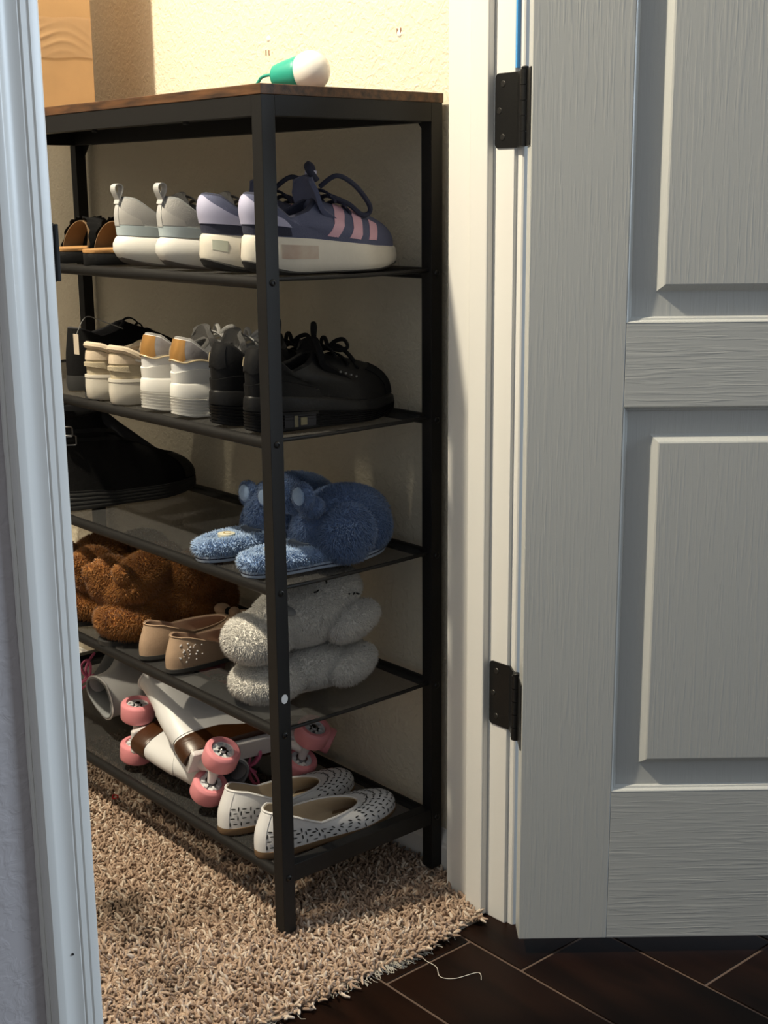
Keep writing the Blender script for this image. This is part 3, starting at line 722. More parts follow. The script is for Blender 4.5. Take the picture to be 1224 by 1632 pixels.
# ---- chunky court shoes: one mould, in white and gold or in black
def court_shoe(label, x, y, rz, side, black, group):
    t = put('sneaker', label, 'shoe', x, y, S2, rz, group)
    L = .252; W = .079
    zb = lambda x: .006*max(0, (.03-x)/.03)**1.5+.009*max(0, (x-.19)/.062)**1.8
    zt = lambda x: ramp(x, [0, .04, .10, .16, .20, .252], [.052, .050, .043, .033, .029, .030])
    la = Last(L, W, zt, zb, dict(x0=.010, x1=.118, w=.056, zh=.112, zs=.078, zf=.100, hx=-.010), .042, (.03, -.014), .5, .004, .004, curve=.004, side=side)
    so, up = (M_blk, M_blk) if black else (M_whsole, M_whlea)
    lv = [(0, .008), (0, .003)]
    for k in range(6): a = .03+.085*k; lv += [(a, -.0005), (a+.055, -.0008-.0002*k), (a+.06, .0012), (a+.082, .0012)]
    lv += [(.56, -.0010), (.62, -.0012), (.90, -.0002), (.95, .0012), (1.0, .0032), (1.0, .012)]
    la.sole('midsole', so, t, lv)
    for sg in (1, -1):
        cz = lambda sv: sv if sg > 0 else 1-sv
        la.solepatch('air_window', M_lining, t, cz(.145), cz(.215), .10, .48, .0012)
        la.solepatch('window_post', M_clear if black else M_whsole, t, cz(.168), cz(.176), .12, .44, .0022, 4)
        la.solepatch('window_rim', so, t, cz(.140), cz(.220), .47, .54, .0022)
        la.solepatch('window_sill', so, t, cz(.140), cz(.220), .06, .11, .0022)
        if black: la.solepatch('window_gel', M_clear, t, cz(.182), cz(.196), .16, .38, .0020, 5)
    la.upper('upper', up, t); la.lining('lining', M_blkf if black else M_grmesh, t, roll=.0045)
    la.patch('heel_moulding', so, t, -.23, .23, lambda q: .0+.0*q, lambda q: .22-.05*math.cos((q-.5)*9), .0022, 50, 5)
    tm = M_blk if black else M_gold
    la.patch('heel_tab', tm, t, -.085, .085, lambda q: .42+.035*math.cos((q-.5)*11)+.03, .985, .0016, 30, 10)
    if not black:
        for a, b in ((.085, .19), (-.085, -.19)): la.patch('collar_panel', M_silver, t, a, b, lambda q: .48+.17*q, .985, .0013, 20, 8)
        MB().tube([la.S(-.20+.40*i/60, .445+.04*math.cos((i/60-.5)*14)+(.0 if abs(i/60-.5) < .2 else .18*(abs(i/60-.5)-.2)/.3), .002) for i in range(61)], .0012, 6).build('tab_piping', M_chev, t)
    # two chevron bars on the outer side of the heel tab
    for a in (-.046, -.066): la.patch('heel_chevron', M_chev, t, a, a+.012, lambda q: .60, lambda q: .82, .0028, 3, 6)
    tongue(la, t, M_blkf if black else M_grmesh, .120, .092, .028, .056, -.2, .06, .008)
    laces(la, t, M_blkf if black else M_lacew, .124, .184, .104, .070, 6, .046, .003)
    bow(t, M_blkf if black else M_lacew, (.138, 0, .102), .0032, .8)
    if black:
        MB().tube(curve_pts([(.113, -.003, .112), (.108, -.007, .128), (.112, -.003, .138), (.119, .004, .131), (.116, .003, .113)], 6), .0036, 8, flat=.6).build('tongue_loop', M_blkf, t)
        for k in range(4): MB().box((.132+.010*k, -.0335+.001*k, .072-.003*k), (.1345+.010*k, -.0315+.001*k, .0745-.003*k)).build('eyelet', mat('dull_eyelet', (.12, .12, .12), .5), t)
        la.patch('toe_bumper', M_blkf, t, .40, .60, .02, .42, .0012, 24, 8)
    else:
        la.patch('toe_cap', M_whlea, t, .38, .62, .02, .40, .0012, 24, 8)
GW = 'white court shoes with gold heels'; GB = 'black court shoes'
court_shoe('white sneaker with gold heel tab, beside the black pair on the second shelf', .006, .238, 1, 1, False, GW)
court_shoe('white sneaker with gold heel tab, beside the beige canvas shoes', .006, .318, 1, -1, False, GW)
court_shoe('black leather sneaker seen side-on, nearest the door frame on the second shelf', .006, .061, 0, 1, True, GB)
court_shoe('black leather sneaker squeezed between its mate and the white gold-heeled pair', .006, .141, 0, -1, True, GB)

# ---- beige canvas slip-ons with cream cupsoles
def canvas_shoe(label, x, y, rz, side):
    t = put('canvas_shoe', label, 'shoe', x, y, S2, rz, 'beige canvas shoes')
    L = .225; zb = lambda x: .003*max(0, (.02-x)/.02)+.004*max(0, (x-.19)/.035)
    zt = lambda x: ramp(x, [0, .05, .15, .225], [.040, .038, .032, .033])
    la = Last(L, .070, zt, zb, dict(x0=.007, x1=.105, w=.050, zh=.086, zs=.066, zf=.078, hx=-.006), .03, (.03, -.014), .5, .003, .003, curve=.003, side=side)
    la.sole('cupsole', M_crsole, t, [(0, .006), (0, .003), (.08, .0005), (.5, -.0008), (.86, -.0002), (.88, -.0012), (1.0, -.0008), (1.0, .006)])
    la.upper('upper', M_beige, t); la.lining('lining', M_beigel, t, roll=.004)
    MB().tube([la.S(i/48, .975, .001) for i in range(48)], .0055, 8, closed=True, flat=1).build('collar_roll', M_beigel, t)
    la.patch('heel_strap', M_beige, t, -.11, .11, lambda q: .19+.05*math.cos((q-.5)*4), .36, .0030, 24, 4)
    la.patch('side_band', M_beigel, t, -.24, .24, .46, lambda q: .80, .0012, 40, 5)
    MB().tube(curve_pts([la.S(.16, .74, .003), la.S(.20, .80, .004), la.S(.26, .84, .004), la.S(.33, .88, .004)], 8), .0017, 8).build('lace', M_lacew, t)
    m = MB(); c = la.S(.205, .28, .0016); m.tube([c+Vector((.0055*math.cos(a), -.0004, .007*math.sin(a))) for a in np.linspace(0, 2*PI, 20)[:-1]], .0005, 5, closed=True)
    m.build('stitched_mark', M_beigel, t); tongue(la, t, M_beige, .108, .072, .014, .048, -.2, .05, .004)
canvas_shoe('beige canvas shoe with cream sole, beside the white gold-heeled sneakers', .004, .407, 1, 1)
canvas_shoe('beige canvas shoe with cream sole, beside the black shoe with a paper tag', .004, .4785, 1, -1)

# ---- black lace-up shoe with hang tag at the far end of the second shelf
t = put('lace_up_shoe', 'black shoe with pale hang tag, half hidden behind the white door frame', 'shoe', .035, .60, S2, 0)
la = Last(.25, .088, lambda x: ramp(x, [0, .08, .12, .25], [.024, .022, .014, .014]), lambda x: .006*max(0, (x-.19)/.06)**1.8, dict(x0=.008, x1=.11, w=.055, zh=.10, zs=.085, zf=.105), .04, (.03, -.014), curve=.003)
la.sole('sole', M_dkrub, t, [(0, .006), (0, .002), (.5, 0), (1, .001), (1, .01)]); la.upper('upper', M_blkf, t); la.lining('lining', M_lining, t)
laces(la, t, M_blkf, .12, .17, .105, .075, 4, .04)
MB().box((-.004, -.052, .062), (-.003, -.036, .094), .0003).build('hang_tag', mat('paper_tag', (0.6, 0.52, 0.42), .7), t)
MB().tube(curve_pts([(-.003, -.044, .092), (.012, -.050, .120), (.040, -.052, .112), (.075, -.055, .098)], 8), .0008, 5).build('tag_string', mat('grey_string', (.2, .2, .2), .8), t)

# ------------------------------------------------------------------ plush kit
from mathutils.bvhtree import BVHTree
def blob(ells, voxel=.0045, smooth=6):
    """one continuous soft body grown from overlapping ellipsoids; returns mesh data"""
    m = MB()
    for e in ells:
        c, r = e[0], e[1]; rot = Euler(e[2]).to_matrix().to_4x4() if len(e) > 2 else Matrix.Identity(4)
        bm = bmesh.new(); bmesh.ops.create_icosphere(bm, subdivisions=3, radius=1)
        m.bm(bm, Matrix.Translation(c) @ rot @ Matrix.Diagonal((*r, 1)))
    me = bpy.data.meshes.new('tmp'); me.from_pydata(m.v, [], m.f); o = bpy.data.objects.new('tmp', me); COL.objects.link(o)
    r = o.modifiers.new('r', 'REMESH'); r.mode = 'VOXEL'; r.voxel_size = voxel
    s = o.modifiers.new('s', 'SMOOTH'); s.iterations = smooth; s.factor = .5
    dg = bpy.context.evaluated_depsgraph_get(); dg.update()
    out = bpy.data.meshes.new_from_object(o.evaluated_get(dg)); bpy.data.objects.remove(o); bpy.data.meshes.remove(me)
    return out
def fur(me, n, ln, rad, mt, par, comb=(0, 0, -.3), zmin=-1):
    me.calc_loop_triangles(); nv = len(me.vertices); co = np.zeros(nv*3, 'f'); me.vertices.foreach_get('co', co); co = co.reshape(-1, 3)
    no = np.zeros(nv*3, 'f'); me.vertices.foreach_get('normal', no); no = no.reshape(-1, 3)
    tr = np.zeros(len(me.loop_triangles)*3, 'i'); me.loop_triangles.foreach_get('vertices', tr); tr = tr.reshape(-1, 3)
    A, B, C = co[tr[:, 0]], co[tr[:, 1]], co[tr[:, 2]]; ar = np.linalg.norm(np.cross(B-A, C-A), axis=1); ar /= ar.sum()
    k = RNG.choice(len(tr), n, p=ar); u = RNG.uniform(0, 1, (n, 2)); f = u.sum(1) > 1; u[f] = 1-u[f]; w0 = 1-u.sum(1)
    P = A[k]*w0[:, None]+B[k]*u[:, :1]+C[k]*u[:, 1:]; N = no[tr[k, 0]]*w0[:, None]+no[tr[k, 1]]*u[:, :1]+no[tr[k, 2]]*u[:, 1:]
    drift = np.stack([np.sin(P[:, 1]*70+P[:, 2]*50), np.sin(P[:, 0]*60+P[:, 2]*80+1), np.sin(P[:, 0]*75+P[:, 1]*45+2)], 1)
    D = N+RNG.normal(0, .20, (n, 3))+.28*drift+np.array(comb); D /= np.linalg.norm(D, axis=1, keepdims=True)
    keep = P[:, 2] > zmin; P, N, D = P[keep], N[keep], D[keep]; n = len(P)
    L = RNG.uniform(.6, 1.2, n)[:, None]*ln
    T = np.cross(D, RNG.normal(0, 1, (n, 3))); T /= np.linalg.norm(T, axis=1, keepdims=True); B2 = np.cross(D, T)
    V = np.zeros((n, 7, 3)); mid = P+D*L*.5; tip = P+D*L+np.array([0, 0, -.15])*L
    for j in range(3):
        c, s = math.cos(j*2*PI/3), math.sin(j*2*PI/3); V[:, j] = P+(T*c+B2*s)*rad-D*.0008; V[:, 3+j] = mid+(T*c+B2*s)*rad*.8
    V[:, 6] = tip
    V[:, :, 2] = np.maximum(V[:, :, 2], .0006)
    base = (np.arange(n)*7)[:, None]
    F3 = []; 
    for j in range(3):
        a, b = j, (j+1) % 3
        F3 += [[a, b, 3+b], [a, 3+b, 3+a], [3+a, 3+b, 6]]
    F3 = (base[:, :, None]+np.array(F3)[None]).reshape(-1, 3)
    m2 = bpy.data.meshes.new('fur'); m2.vertices.add(n*7); m2.vertices.foreach_set('co', V.astype('f').ravel())
    m2.loops.add(F3.size); m2.loops.foreach_set('vertex_index', F3.astype('i').ravel()); m2.polygons.add(len(F3)); m2.polygons.foreach_set('loop_start', np.arange(0, F3.size, 3, dtype='i'))
    m2.update(calc_edges=True); m2.polygons.foreach_set('use_smooth', np.ones(len(F3), dtype=bool))
    o = link('fur', m2, mt, par, smooth=False); o['kind'] = 'stuff'; return o
def bvh(me): return BVHTree.FromPolygons([v.co for v in me.vertices], [tuple(p.vertices) for p in me.polygons])

# ---- blue plush bear slippers on the third shelf
M_bluef = mat('blue_plush', srgb(112, 138, 182), .95, sheen=.3, var=.18, vscale=35); M_bluel = mat('pale_blue_plush', srgb(146, 172, 208), .95, sheen=.3)
M_bsole = mat('pale_blue_sole', srgb(170, 186, 208), .6); M_ins = mat('blue_insole', srgb(120, 146, 186), .8); M_emb = mat('cream_emblem', srgb(206, 204, 186), .6)
def bear_slipper(label, x, y, rz, near):
    t = put('slipper', label, 'slipper', x, y, S3, rz, 'blue plush bear slippers')
    L = .245; cc = dict(x0=.01, x1=.1, w=.05, zh=.03, zs=.03, zf=.03)
    la = Last(L, .098, lambda x: .009, lambda x: 0, cc, .02, (.01, 0), sq=.75)
    la.sole('sole', M_bsole, t, [(0, .004), (0, .001), (.2, 0), (.45, 0), (.5, .0014), (.62, .0014), (.66, 0), (1, 0), (1, .01)])
    l2 = Last(L, .098, lambda x: .0058, lambda x: .0044, cc, .02, (.01, 0), sq=.75); l2.sole('welt_line', M_navyd, t, [(0, .002), (0, -.0003), (1, -.0003), (1, .002)])
    ring = [Vector((*la.ol(i/40, .010), .019)) for i in range(40)]
    me = blob([((p.x, p.y, .0185), (.013, .013, .0105)) for p in ring if p.x < .13]+[((.07, 0, .0165), (.064, .036, .0115))], .004, 6)
    fb = link('fur_footbed', me, M_bluel, t); fur(me, 7000, .007, .0008, M_bluel, fb, (0, 0, -.1), .010)
    m = MB(); G = [[Vector((.022+.095*a, (b-.5)*.060*(1 if .1 < a < .9 else .8), +.0222-.002*math.sin(PI*a))) for b in np.linspace(0, 1, 9)] for a in np.linspace(0, 1, 13)]
    ins = m.grid(G).build('insole', M_ins, t)
    m = MB(); m.lathe((.050, 0, .0325), (0, 0, 1), [(-.008, .0125), (0, .0125), (.0008, .0125), (.001, .012)], 24); em = m.build('emblem', M_emb, ins)
    m = MB(); m.tube([(.052+.006*math.cos(a)*(1 if k % 2 else .75), .006*math.sin(a), .0336) for k, a in enumerate(np.linspace(0, 5, 22))], .0008, 5); m.build('emblem_mark', mat('tan_print', srgb(170, 150, 100), .6), em)
    m = MB(); m.lathe((.100, 0, .0320), (0, 0, 1), [(-.008, .020), (0, .020), (.0014, .020)], 24); m.build('insole_print', mat('slate_print', srgb(92, 104, 122), .7), ins)
    e = [((.172, 0, .050), (.078, .050, .052)), ((.205, 0, .040), (.042, .048, .042)), ((.146, .0, .060), (.036, .044, .036)), ((.16, .028, .035), (.06, .022, .034)), ((.16, -.026, .030), (.06, .02, .03))]
    me = blob(e, .0045, 10); up = link('plush_upper', me, M_bluef, t); fur(me, 22500, .0065, .0006, M_bluef, up, (-.1, 0, -.2))
    me = blob([((.148, -.040, .044), (.040, .029, .039))], .004, 2); pw = link('paw', me, M_bluef, t); fur(me, 6000, .009, .0007, M_bluef, pw)
    for yy in (-.020, .026):
        ez = 0 if near else -.024
        me = blob([((.088-ez, yy, .102+ez), (.0080, .0185, .0185)), ((.104-ez, yy*.9, .084+ez), (.016, .016, .014))], .003, 3)
        er = link('ear', me, M_bluef, t); fur(me, 2500, .005, .0006, M_bluef, er)
        me = blob([((.0800-ez, yy, .103+ez), (.0042, .0135, .0135))], .002, 2); link('ear_lining', me, M_bluel, er)
bear_slipper('blue plush bear slipper, nearest the door frame on the third shelf', .006, .078, 0, True)
bear_slipper('blue plush bear slipper standing behind its mate, towards the black boots', .004, .186, 2, False)

# ---- black buckled boots
def boot(label, x, y, rz, side):
    t = put('ankle_boot', label, 'boot', x, y, S3, rz, 'black buckled boots')
    L = .272
    zb = lambda x: .0+.008*max(0, (x-.2)/.07)**1.8
    zt = lambda x: ramp(x, [0, .07, .10, .27], [.034, .030, .024, .024])
    la = Last(L, .092, zt, zb, dict(x0=-.004, x1=.092, w=.076, zh=.166, zs=.164, zf=.170, hx=.004), .050, (.006, -.095), .6, .004, .002, curve=.003, side=side)
    lv = [(0, .004), (0, .001)]+[(a+b, c) for a in (.12, .34, .56, .78) for b, c in ((0, 0), (.09, 0), (.10, .0015), (.2, .0015))]+[(1, 0), (1, .01)]
    la.sole('lug_sole', M_dkrub, t, lv); la.upper('upper', M_blkf, t, 72, 30); la.lining('lining', M_lining, t)
    MB().tube([la.S(i/48, .985, .001) for i in range(48)], .005, 8, closed=True).build('padded_cuff', M_blkf, t)
    for u in (.62, .76):
        G = [[la.S(i/48, u+d, .0022) for d in (-.03, -.015, 0, .015, .03)] for i in range(48)]
        st = MB().grid(G, closed=True).build('strap', M_blk, t)
        c = la.S(.13, u, .004); d1 = (la.S(.16, u, .004)-la.S(.10, u, .004)).normalized()
        pts = [c+d1*a+Vector((0, 0, b)) for a, b in ((-.009, -.008), (.009, -.008), (.009, .008), (-.009, .008))]
        MB().tube([p for i in range(4) for p in (pts[i].lerp(pts[(i+1) % 4], .1), pts[i].lerp(pts[(i+1) % 4], .9))], .0013, 6, closed=True).build('buckle', mat('dull_nickel', (0.15, 0.15, 0.155), .35, metal=.9), st)
    la.patch('toe_cap', M_blk, t, .38, .62, .02, .33, .0018, 26, 8)
    laces(la, t, M_blkf, .100, .165, .125, .082, 5, .045, .003)
boot('black buckled boot with lug sole, toe pointing at the wall on the third shelf', .004, .612, 0, 1)
boot('black buckled boot standing farther along behind the first boot', .002, .722, 0, -1)

# ---- brown plush slippers on the fourth shelf
M_brn = mat('brown_plush', srgb(172, 116, 54), .95, sheen=.25, col2=srgb(150, 96, 40), vscale=30)
def brown_slipper(label, x, y, rz, mir):
    t = put('slipper', label, 'slipper', x, y, S4, rz, 'brown plush slippers')
    cc = dict(x0=.01, x1=.1, w=.05, zh=.03, zs=.03, zf=.03)
    Last(.25, .106, lambda x: .008, lambda x: 0, cc, .02, (.01, 0)).sole('sole', M_dkrub, t, [(0, .004), (0, .001), (1, 0), (1, .01)])
    s = mir
    me = blob([((.056, 0, .036), (.054, .054, .033)), ((.16, 0, .050), (.095, .056, .050)), ((.215, 0, .042), (.04, .05, .04)), ((.10, 0, .066), (.05, .048, .042)),
        ((.072, -.018*s, .106), (.052, .034, .032), (0, -.40, .30*s)), ((.040, .026*s, .098), (.036, .031, .036), (0, -.3, 0)), ((.062, .004*s, .082), (.045, .042, .030)),
        ((.165, -.028*s, .094), (.050, .036, .036)), ((.17, .02*s, .084), (.045, .034, .034))], .0042, 9)
    b = link('plush_body', me, M_brn, t); fur(me, 42000, .0085, .0006, M_brn, b, (-.05, -.05, -.15))
    for sg, c in ((-1, (.030, -.030*s, .120)), (1, (.012, .030*s, .112))):
        me = blob([(c, (.010, .016, .014), (0, -.5, .3*sg)), ((c[0]+.014, c[1], c[2]-.012), (.016, .016, .014))], .003, 3); e = link('ear', me, M_brn, t); fur(me, 2500, .007, .0006, M_brn, e)
    bv = bvh(b.data)
    for k in range(1):
        pts = []
        for i in range(15):
            q = Vector((-.02, -.028*s, .012+.058*i/14)); h = bv.find_nearest(q); pts.append(h[0]+h[1]*.006)
        MB().tube(pts, .0010, 5).build('seam', mat('dark_brown_seam', srgb(70, 38, 14), .9), b)
brown_slipper('brown plush slipper with round ears, nearer the tan ballet flats', .002, .484, 0, 1)
brown_slipper('brown plush slipper in the shade, half hidden behind its mate', .012, .612, 0, -1)

# ---- white plush slippers stacked one on the other
M_whf = mat('white_plush', (0.76, 0.74, 0.70), .95, sheen=.3)
cc = dict(x0=.01, x1=.1, w=.05, zh=.03, zs=.03, zf=.03)
M_stitch = mat('black_stitch', (.006, .006, .006), .7)
def stitch_face(t, b, pts_list):
    bv = bvh(b.data)
    for pts in pts_list:
        P = []
        for i in range(9):
            a = i/8*(len(pts)-1); k = min(len(pts)-2, int(a)); q = Vector(pts[k]).lerp(Vector(pts[k+1]), a-k); h = bv.find_nearest(q); P.append(h[0]+h[1]*.0085)
        MB().tube(P, .0013, 5).build('eye_stitch', M_stitch, b)
t = put('slipper', 'white plush slipper with little paws, lower of the stacked white pair', 'slipper', .008, .108, S4, 3, 'stacked white plush slippers')
Last(.235, .098, lambda x: .008, lambda x: 0, cc, .02, (.01, 0)).sole('sole', M_crsole, t, [(0, .024), (0, .021), (1, .020), (1, .03)])
me = blob([((.058, .004, .028), (.056, .052, .027)), ((.145, 0, .034), (.082, .050, .032)), ((.19, 0, .034), (.042, .045, .032))], .0045, 6); b = link('plush_body', me, M_whf, t); fur(me, 22500, .0065, .0006, M_whf, b)
me = blob([((.182, -.042, .032), (.052, .023, .023), (0, -.1, .25))], .004, 3); e = link('paw', me, M_whf, t); fur(me, 5000, .007, .0007, M_whf, e)
me = blob([((.182, .040, .032), (.052, .022, .022), (0, 0, -.2))], .004, 3); e = link('paw', me, M_whf, t); fur(me, 3000, .007, .0007, M_whf, e)
t = put('slipper', 'white plush slipper with stitched sleepy eyes, upper of the stacked white pair', 'slipper', .004, .112, S4+.058, 2, 'stacked white plush slippers')
t.rotation_euler = (math.radians(4), math.radians(-6), math.radians(2))
me = blob([((.052, .006, .030), (.050, .050, .032)), ((.135, 0, .044), (.080, .052, .045)), ((.178, .004, .066), (.056, .050, .034)), ((.10, .0, .05), (.05, .045, .035))], .0045, 6); b = link('plush_body', me, M_whf, t); fur(me, 25500, .0065, .0006, M_whf, b)
me = blob([((.188, -.046, .026), (.052, .023, .023), (0, -.05, .15))], .004, 3); e = link('paw', me, M_whf, t); fur(me, 5000, .007, .0007, M_whf, e)
me = blob([((.186, .044, .026), (.05, .022, .022), (0, 0, -.15))], .004, 3); e = link('paw', me, M_whf, t); fur(me, 3000, .007, .0007, M_whf, e)
me = blob([((.078, -.03, .074), (.010, .022, .006))], .003, 2); link('opening', me, M_greylin, t)
stitch_face(t, b, [[(.175, -.075, .080), (.179, -.075, .078)], [(.187, -.075, .074), (.190, -.075, .072)], [(.196, -.075, .070), (.204, -.07, .066)], [(.165, -.05, .115), (.178, -.045, .115), (.190, -.04, .112)], [(.184, -.05, .115), (.188, -.04, .115)], [(.125, -.05, .11), (.135, -.05, .11)], [(.142, -.05, .115), (.146, -.045, .115)]])

# ---- tan flats with rhinestones
M_tan = mat('tan_suede', srgb(170, 144, 120), .85, bump=.2, bscale=600); M_tanin = mat('blush_lining', srgb(176, 146, 126), .7)
M_stone = mat('rhinestone', (0.75, 0.75, 0.78), .15, coat=1.0)
def flat_shoe(t, L, W, zt, zb, c, toe_h, p2f, up, lin, sol, side, curve=.004, inz=.003, lroll=.0016, hk=.5):
    la = Last(L, W, zt, zb, c, toe_h, p2f, hk, .003, .0015, curve=curve, side=side)
    la.sole('sole', sol, t, [(0, .006), (0, .002), (.3, 0), (1, 0), (1, .01)])
    la.upper('upper', up, t, 80, 16); la.lining('lining', lin, t, roll=lroll, inz=inz)
    return la
def tan_flat(label, x, y, rz, side):
    t = put('ballet_flat', label, 'shoe', x, y, S4, rz, 'tan ballet flats')
    la = flat_shoe(t, .238, .078, lambda x: .008, lambda x: .002*max(0, (x-.18)/.06), dict(x0=.012, x1=.165, w=.060, zh=.056, zs=.036, zf=.036, hx=-.006), .026, (.02, .002), M_tan, M_tanin, M_dkrub, side)
    MB().tube([la.collar(i/60)+Vector((0, 0, .0006)) for i in range(60)], .0013, 6, closed=True).build('collar_piping', M_tan, t)
    st = 1 if side > 0 else -1
    n = 0
    for k in range(46 if side > 0 else 0):
        sv = .075+.11*random.random(); u = random.uniform(.15, .85)
        if random.random() < (sv-.075)/.16: continue
        p = la.S(sv, u, .0009); bm = bmesh.new(); bmesh.ops.create_icosphere(bm, subdivisions=1, radius=random.choice([.0009, .0012, .0016]))
        MB().bm(bm, Matrix.Translation(p)).build('rhinestone', M_stone, t, smooth=False); n += 1
    for sg in (-1, 1):
        me = blob([((.176, sg*.016, .040), (.010, .016, .011), (0, 0, sg*.4))], .003, 2); link('bow_loop', me, M_tan, t)
    me = blob([((.176, 0, .040), (.007, .006, .007))], .002, 1); link('bow_knot', me, M_blkf, t)
tan_flat('tan ballet flat with sparkling rhinestones, beside the white plush slippers', .010, .296, 4, 1)
tan_flat('tan ballet flat with plain heel in view, beside the brown plush slipper', .012, .3760, 4, -1)

# ---- white perforated flats on the lowest shelf
M_wfl = mat('white_perforated_leather', (0.74, 0.74, 0.75), .5, bump=.06, bscale=250); M_tpe = mat('taupe_insole', srgb(186, 170, 146), .8, bump=.1, bscale=300)
M_hole = mat('perforation', (0.03, 0.03, 0.03), .9)
def perf_flat(label, x, y, rz, side):
    t = put('ballet_flat', label, 'shoe', x, y, S5, rz, 'white perforated flats')
    la = flat_shoe(t, .252, .090, lambda x: ramp(x, [0, .06, .12, .25], [.011, .010, .008, .008]), lambda x: .004*max(0, (x-.19)/.06)**1.5, dict(x0=.016, x1=.182, w=.070, zh=.066, zs=.037, zf=.034, hx=-.010), .030, (.022, .002), M_wfl, M_tpe, mat('tan_sole', srgb(120, 96, 70), .7), side, lroll=.0014, inz=.002)
    MB().tube([la.collar(i/72)+Vector((0, 0, .0004)) for i in range(72)], .0019, 6, closed=True).build('collar_piping', M_wfl, t)
    la.patch('heel_strip', M_wfl, t, -.055, .055, .02, .96, .0011, 12, 10)
    m = MB()
    def leaf(sv, u, ds, du):
        c = la.S(sv, u, .0004); a = la.S(sv+ds, u+du, .0004)-c
        if a.length < 1e-6: return
        a.normalize(); e = 1e-3; n = (la.S(sv+e, u)-la.S(sv-e, u)).cross(la.S(sv, min(1, u+e))-la.S(sv, u-e)).normalized(); b = n.cross(a); ps = []
        for k in range(10):
            q = 2*PI*k/10; ps.append(c+a*(.0037*math.cos(q))+b*(.00105*math.sin(q))+n*.0003)
        m.add(ps, [tuple(range(10))])
    for row, u in enumerate((.10, .24, .38, .52, .66, .80)):
        for i in range(44):
            sv = .06+.88*(i+.5*(row % 2))/44; f = (1-math.cos(2*PI*sv))/2
            if u > .6 and f < .75: continue
            wide = f < .9
            if (i+row) % 2: leaf(sv, u, .004, 0)
            else: leaf(sv, u, 0, .02)
    o = m.build('perforations', M_hole, t, smooth=False); o['kind'] = 'stuff'
perf_flat('white perforated flat, nearest the door frame on the lowest shelf', .004, .068, -2, 1)
perf_flat('white perforated flat between its mate and the pink roller skate wheels', .006, .163, 0, -1)

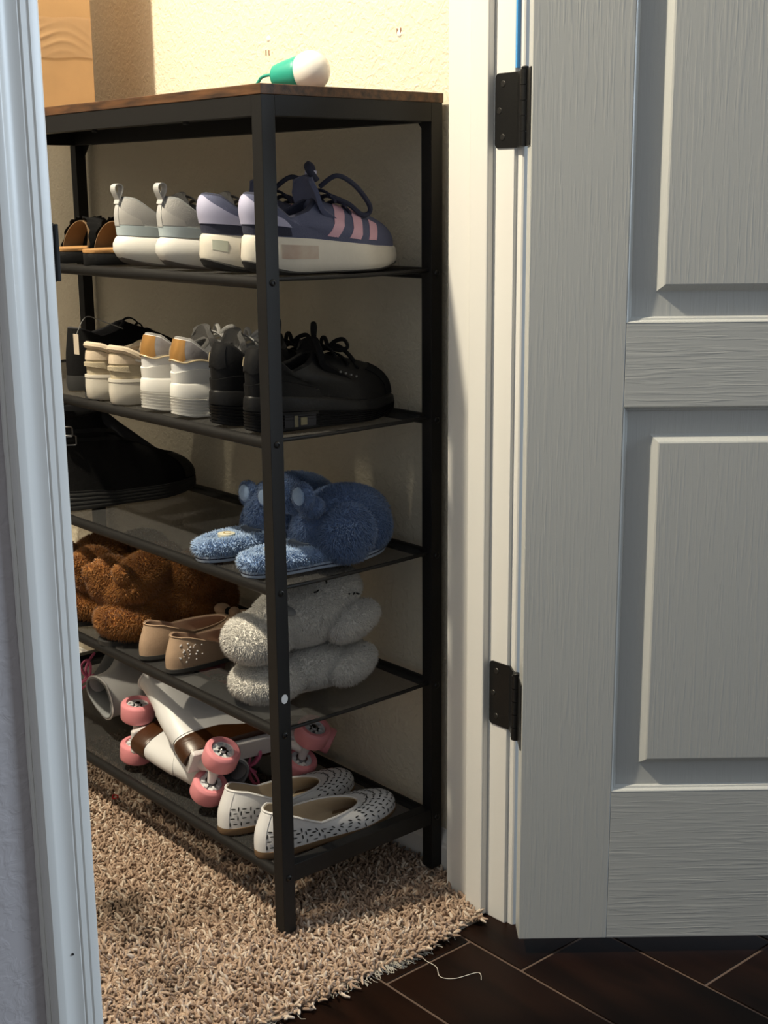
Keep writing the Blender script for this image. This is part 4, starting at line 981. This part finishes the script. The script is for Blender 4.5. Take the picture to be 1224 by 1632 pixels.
# ---- roller skates
M_wb = mat('white_boot_leather', (0.70, 0.70, 0.71), .38, bump=.08, bscale=120); M_heel = mat('brown_stacked_heel', srgb(62, 34, 12), .30, bump=.2, bscale=80, stretch=(1, 1, 6))
M_pw = mat('pink_urethane', srgb(232, 150, 158), .42); M_hub = mat('white_hub', (0.70, 0.72, 0.74), .35); M_chr = mat('dark_chrome', (0.25, 0.25, 0.26), .12, metal=1)
M_plt = mat('white_plate', (0.72, 0.70, 0.71), .35); M_plc = mat('pink_lace', srgb(206, 104, 140), .7)
def skate(label, loc, rot):
    t = thing('roller_skate', label, 'roller skate', loc, rot, 'white roller skates with pink wheels')
    L = .248; ztf = lambda x: ramp(x, [0, .07, .11, .16, .248], [.094, .090, .079, .072, .072])
    la = Last(L, .078, ztf, lambda x: .06, dict(x0=.010, x1=.098, w=.062, zh=.236, zs=.232, zf=.238, hx=.004), .050, (.006, -.10), .6, .003, .002, hw=([0, .06, .2, .42, .68, .88, 1], [.40, .42, .42, .40, .50, .45, .38]))
    la.upper('boot', M_wb, t, 72, 30); la.lining('lining', M_greylin, t, roll=.0022)
    MB().tube([la.S(i/60, .99, .0004) for i in range(60)], .0020, 6, closed=True).build('cuff_binding', M_wb, t)
    la.patch('heel_counter', M_wb, t, -.14, .14, .02, lambda q: .32+.10*math.cos((q-.5)*5), .0012, 24, 8)
    la.sole('sole', M_heel, t, [(0, .003), (0, .0), (.2, -.0012), (.85, -.0012), (1, .0005), (1, .01)])
    MB().box((.006, -.020, .050), (.236, .020, .0605), .003).build('plate', M_plt, t)
    for tx, sg in ((.036, 1), (.204, -1)):
        tk = MB().lathe((tx, 0, .052), (0, 0, -1), [(-.004, .019), (.006, .017), (.012, .011), (.018, .008)], 20).build('truck', M_plt, t)
        MB().tube([(tx, -.050, .027), (tx, -.02, .027), (tx, 0, .030), (tx, .02, .027), (tx, .050, .027)], [.0045, .0065, .009, .0065, .0045], 14).build('axle', M_plt, tk)
        MB().tube([(tx+sg*.006, 0, .03), (tx+sg*.02, 0, .044), (tx+sg*.03, 0, .052)], [.008, .0075, .009], 12).build('kingpin_arm', M_plt, tk)
        for s in (-1, 1):
            y0, y1 = s*.0205, s*.0520; R_ = .0272
            wh = MB().lathe((tx, y0, .027), (0, s, 0), [(.004, .017), (0, .0185), (0, .0235), (.0025, .0262), (.005, R_), (.0265, R_), (.0290, .0262), (.0315, .0235), (.0315, .0185), (.025, .0172), (.006, .0170)], 40).build('wheel', M_pw, t)
            hb = MB().lathe((tx, y0, .027), (0, s, 0), [(.0035, .008), (.0035, .0172), (.027, .0172), (.027, .0150), (.0235, .0150), (.0235, .008)], 30).build('hub', M_hub, wh)
            m = MB()
            for k in range(7):
                a = 2*PI*k/7; d = Vector((math.cos(a), 0, math.sin(a))); pr = Vector((-d.z, 0, d.x))*.0014; c = Vector((tx, 0, .027))
                p = [c+d*.007+pr, c+d*.0155+pr*1.4, c+d*.0155-pr*1.4, c+d*.007-pr]
                for (ya, yb) in ((y0+s*.0225, y0+s*.0272), (y0+s*.0005, y0+s*.004)):
                    m.add([(q.x, ya, q.z) for q in p]+[(q.x, yb, q.z) for q in p], [(0,3,2,1),(4,5,6,7),(0,1,5,4),(1,2,6,5),(2,3,7,6),(3,0,4,7)])
            o = m.build('spokes', M_hub, wh, smooth=False); o['kind'] = 'stuff'
            MB().lathe((tx, y0, .027), (0, s, 0), [(.0, .0095), (.002, .0095), (.0225, .0085), (.0262, .0085), (.0262, .0045), (.0300, .0045), (.0312, .0030), (.0315, .0005)], 20).build('axle_nut', M_chr, wh)
    d = Vector((.62, 0, -.78)); b0 = Vector((.232, 0, .056))
    MB().lathe(b0, d, [(0, .010), (.012, .011), (.013, .018), (.020, .0205), (.034, .0215), (.038, .0195), (.0385, .012), (.037, .010)], 28).build('toe_stop', M_pw, t)
    # eyelets and pink laces up the front of the boot
    for k in range(8):
        q = k/7; u = .42+.52*q; a = la.S(.5-.050, u, .002); b = la.S(.5+.050, u+.03, .002); md = la.S(.5, u+.015, .006)
        MB().tube(curve_pts([a, a.lerp(md, .5)+(md-a.lerp(b, .5))*.4, md, b.lerp(md, .5)+(md-a.lerp(b, .5))*.4, b], 4), .0032, 8, flat=.45).build('lace', M_plc, t)
    bow(t, M_plc, la.S(.5, .96, .006), .0028, .9)
    return t
r_ = math.radians
skate('white roller skate with brown heel, cuff up and pink wheels towards the white flats', (.002, .198, .1475), (r_(-62), r_(3), r_(-2)))
skate('white roller skate lying under the other, its cuff edge towards the carpet', (.004, .474, .157), (r_(97), 0, r_(4)))
a_ = r_(24)
skate('shaded white roller skate with pink laces, beside the white door frame', (.292, .548, .142), tuple(Matrix(((0, 0, -1), (math.cos(a_), math.sin(a_), 0), (math.sin(a_), -math.cos(a_), 0))).to_euler()))
#==MORE==
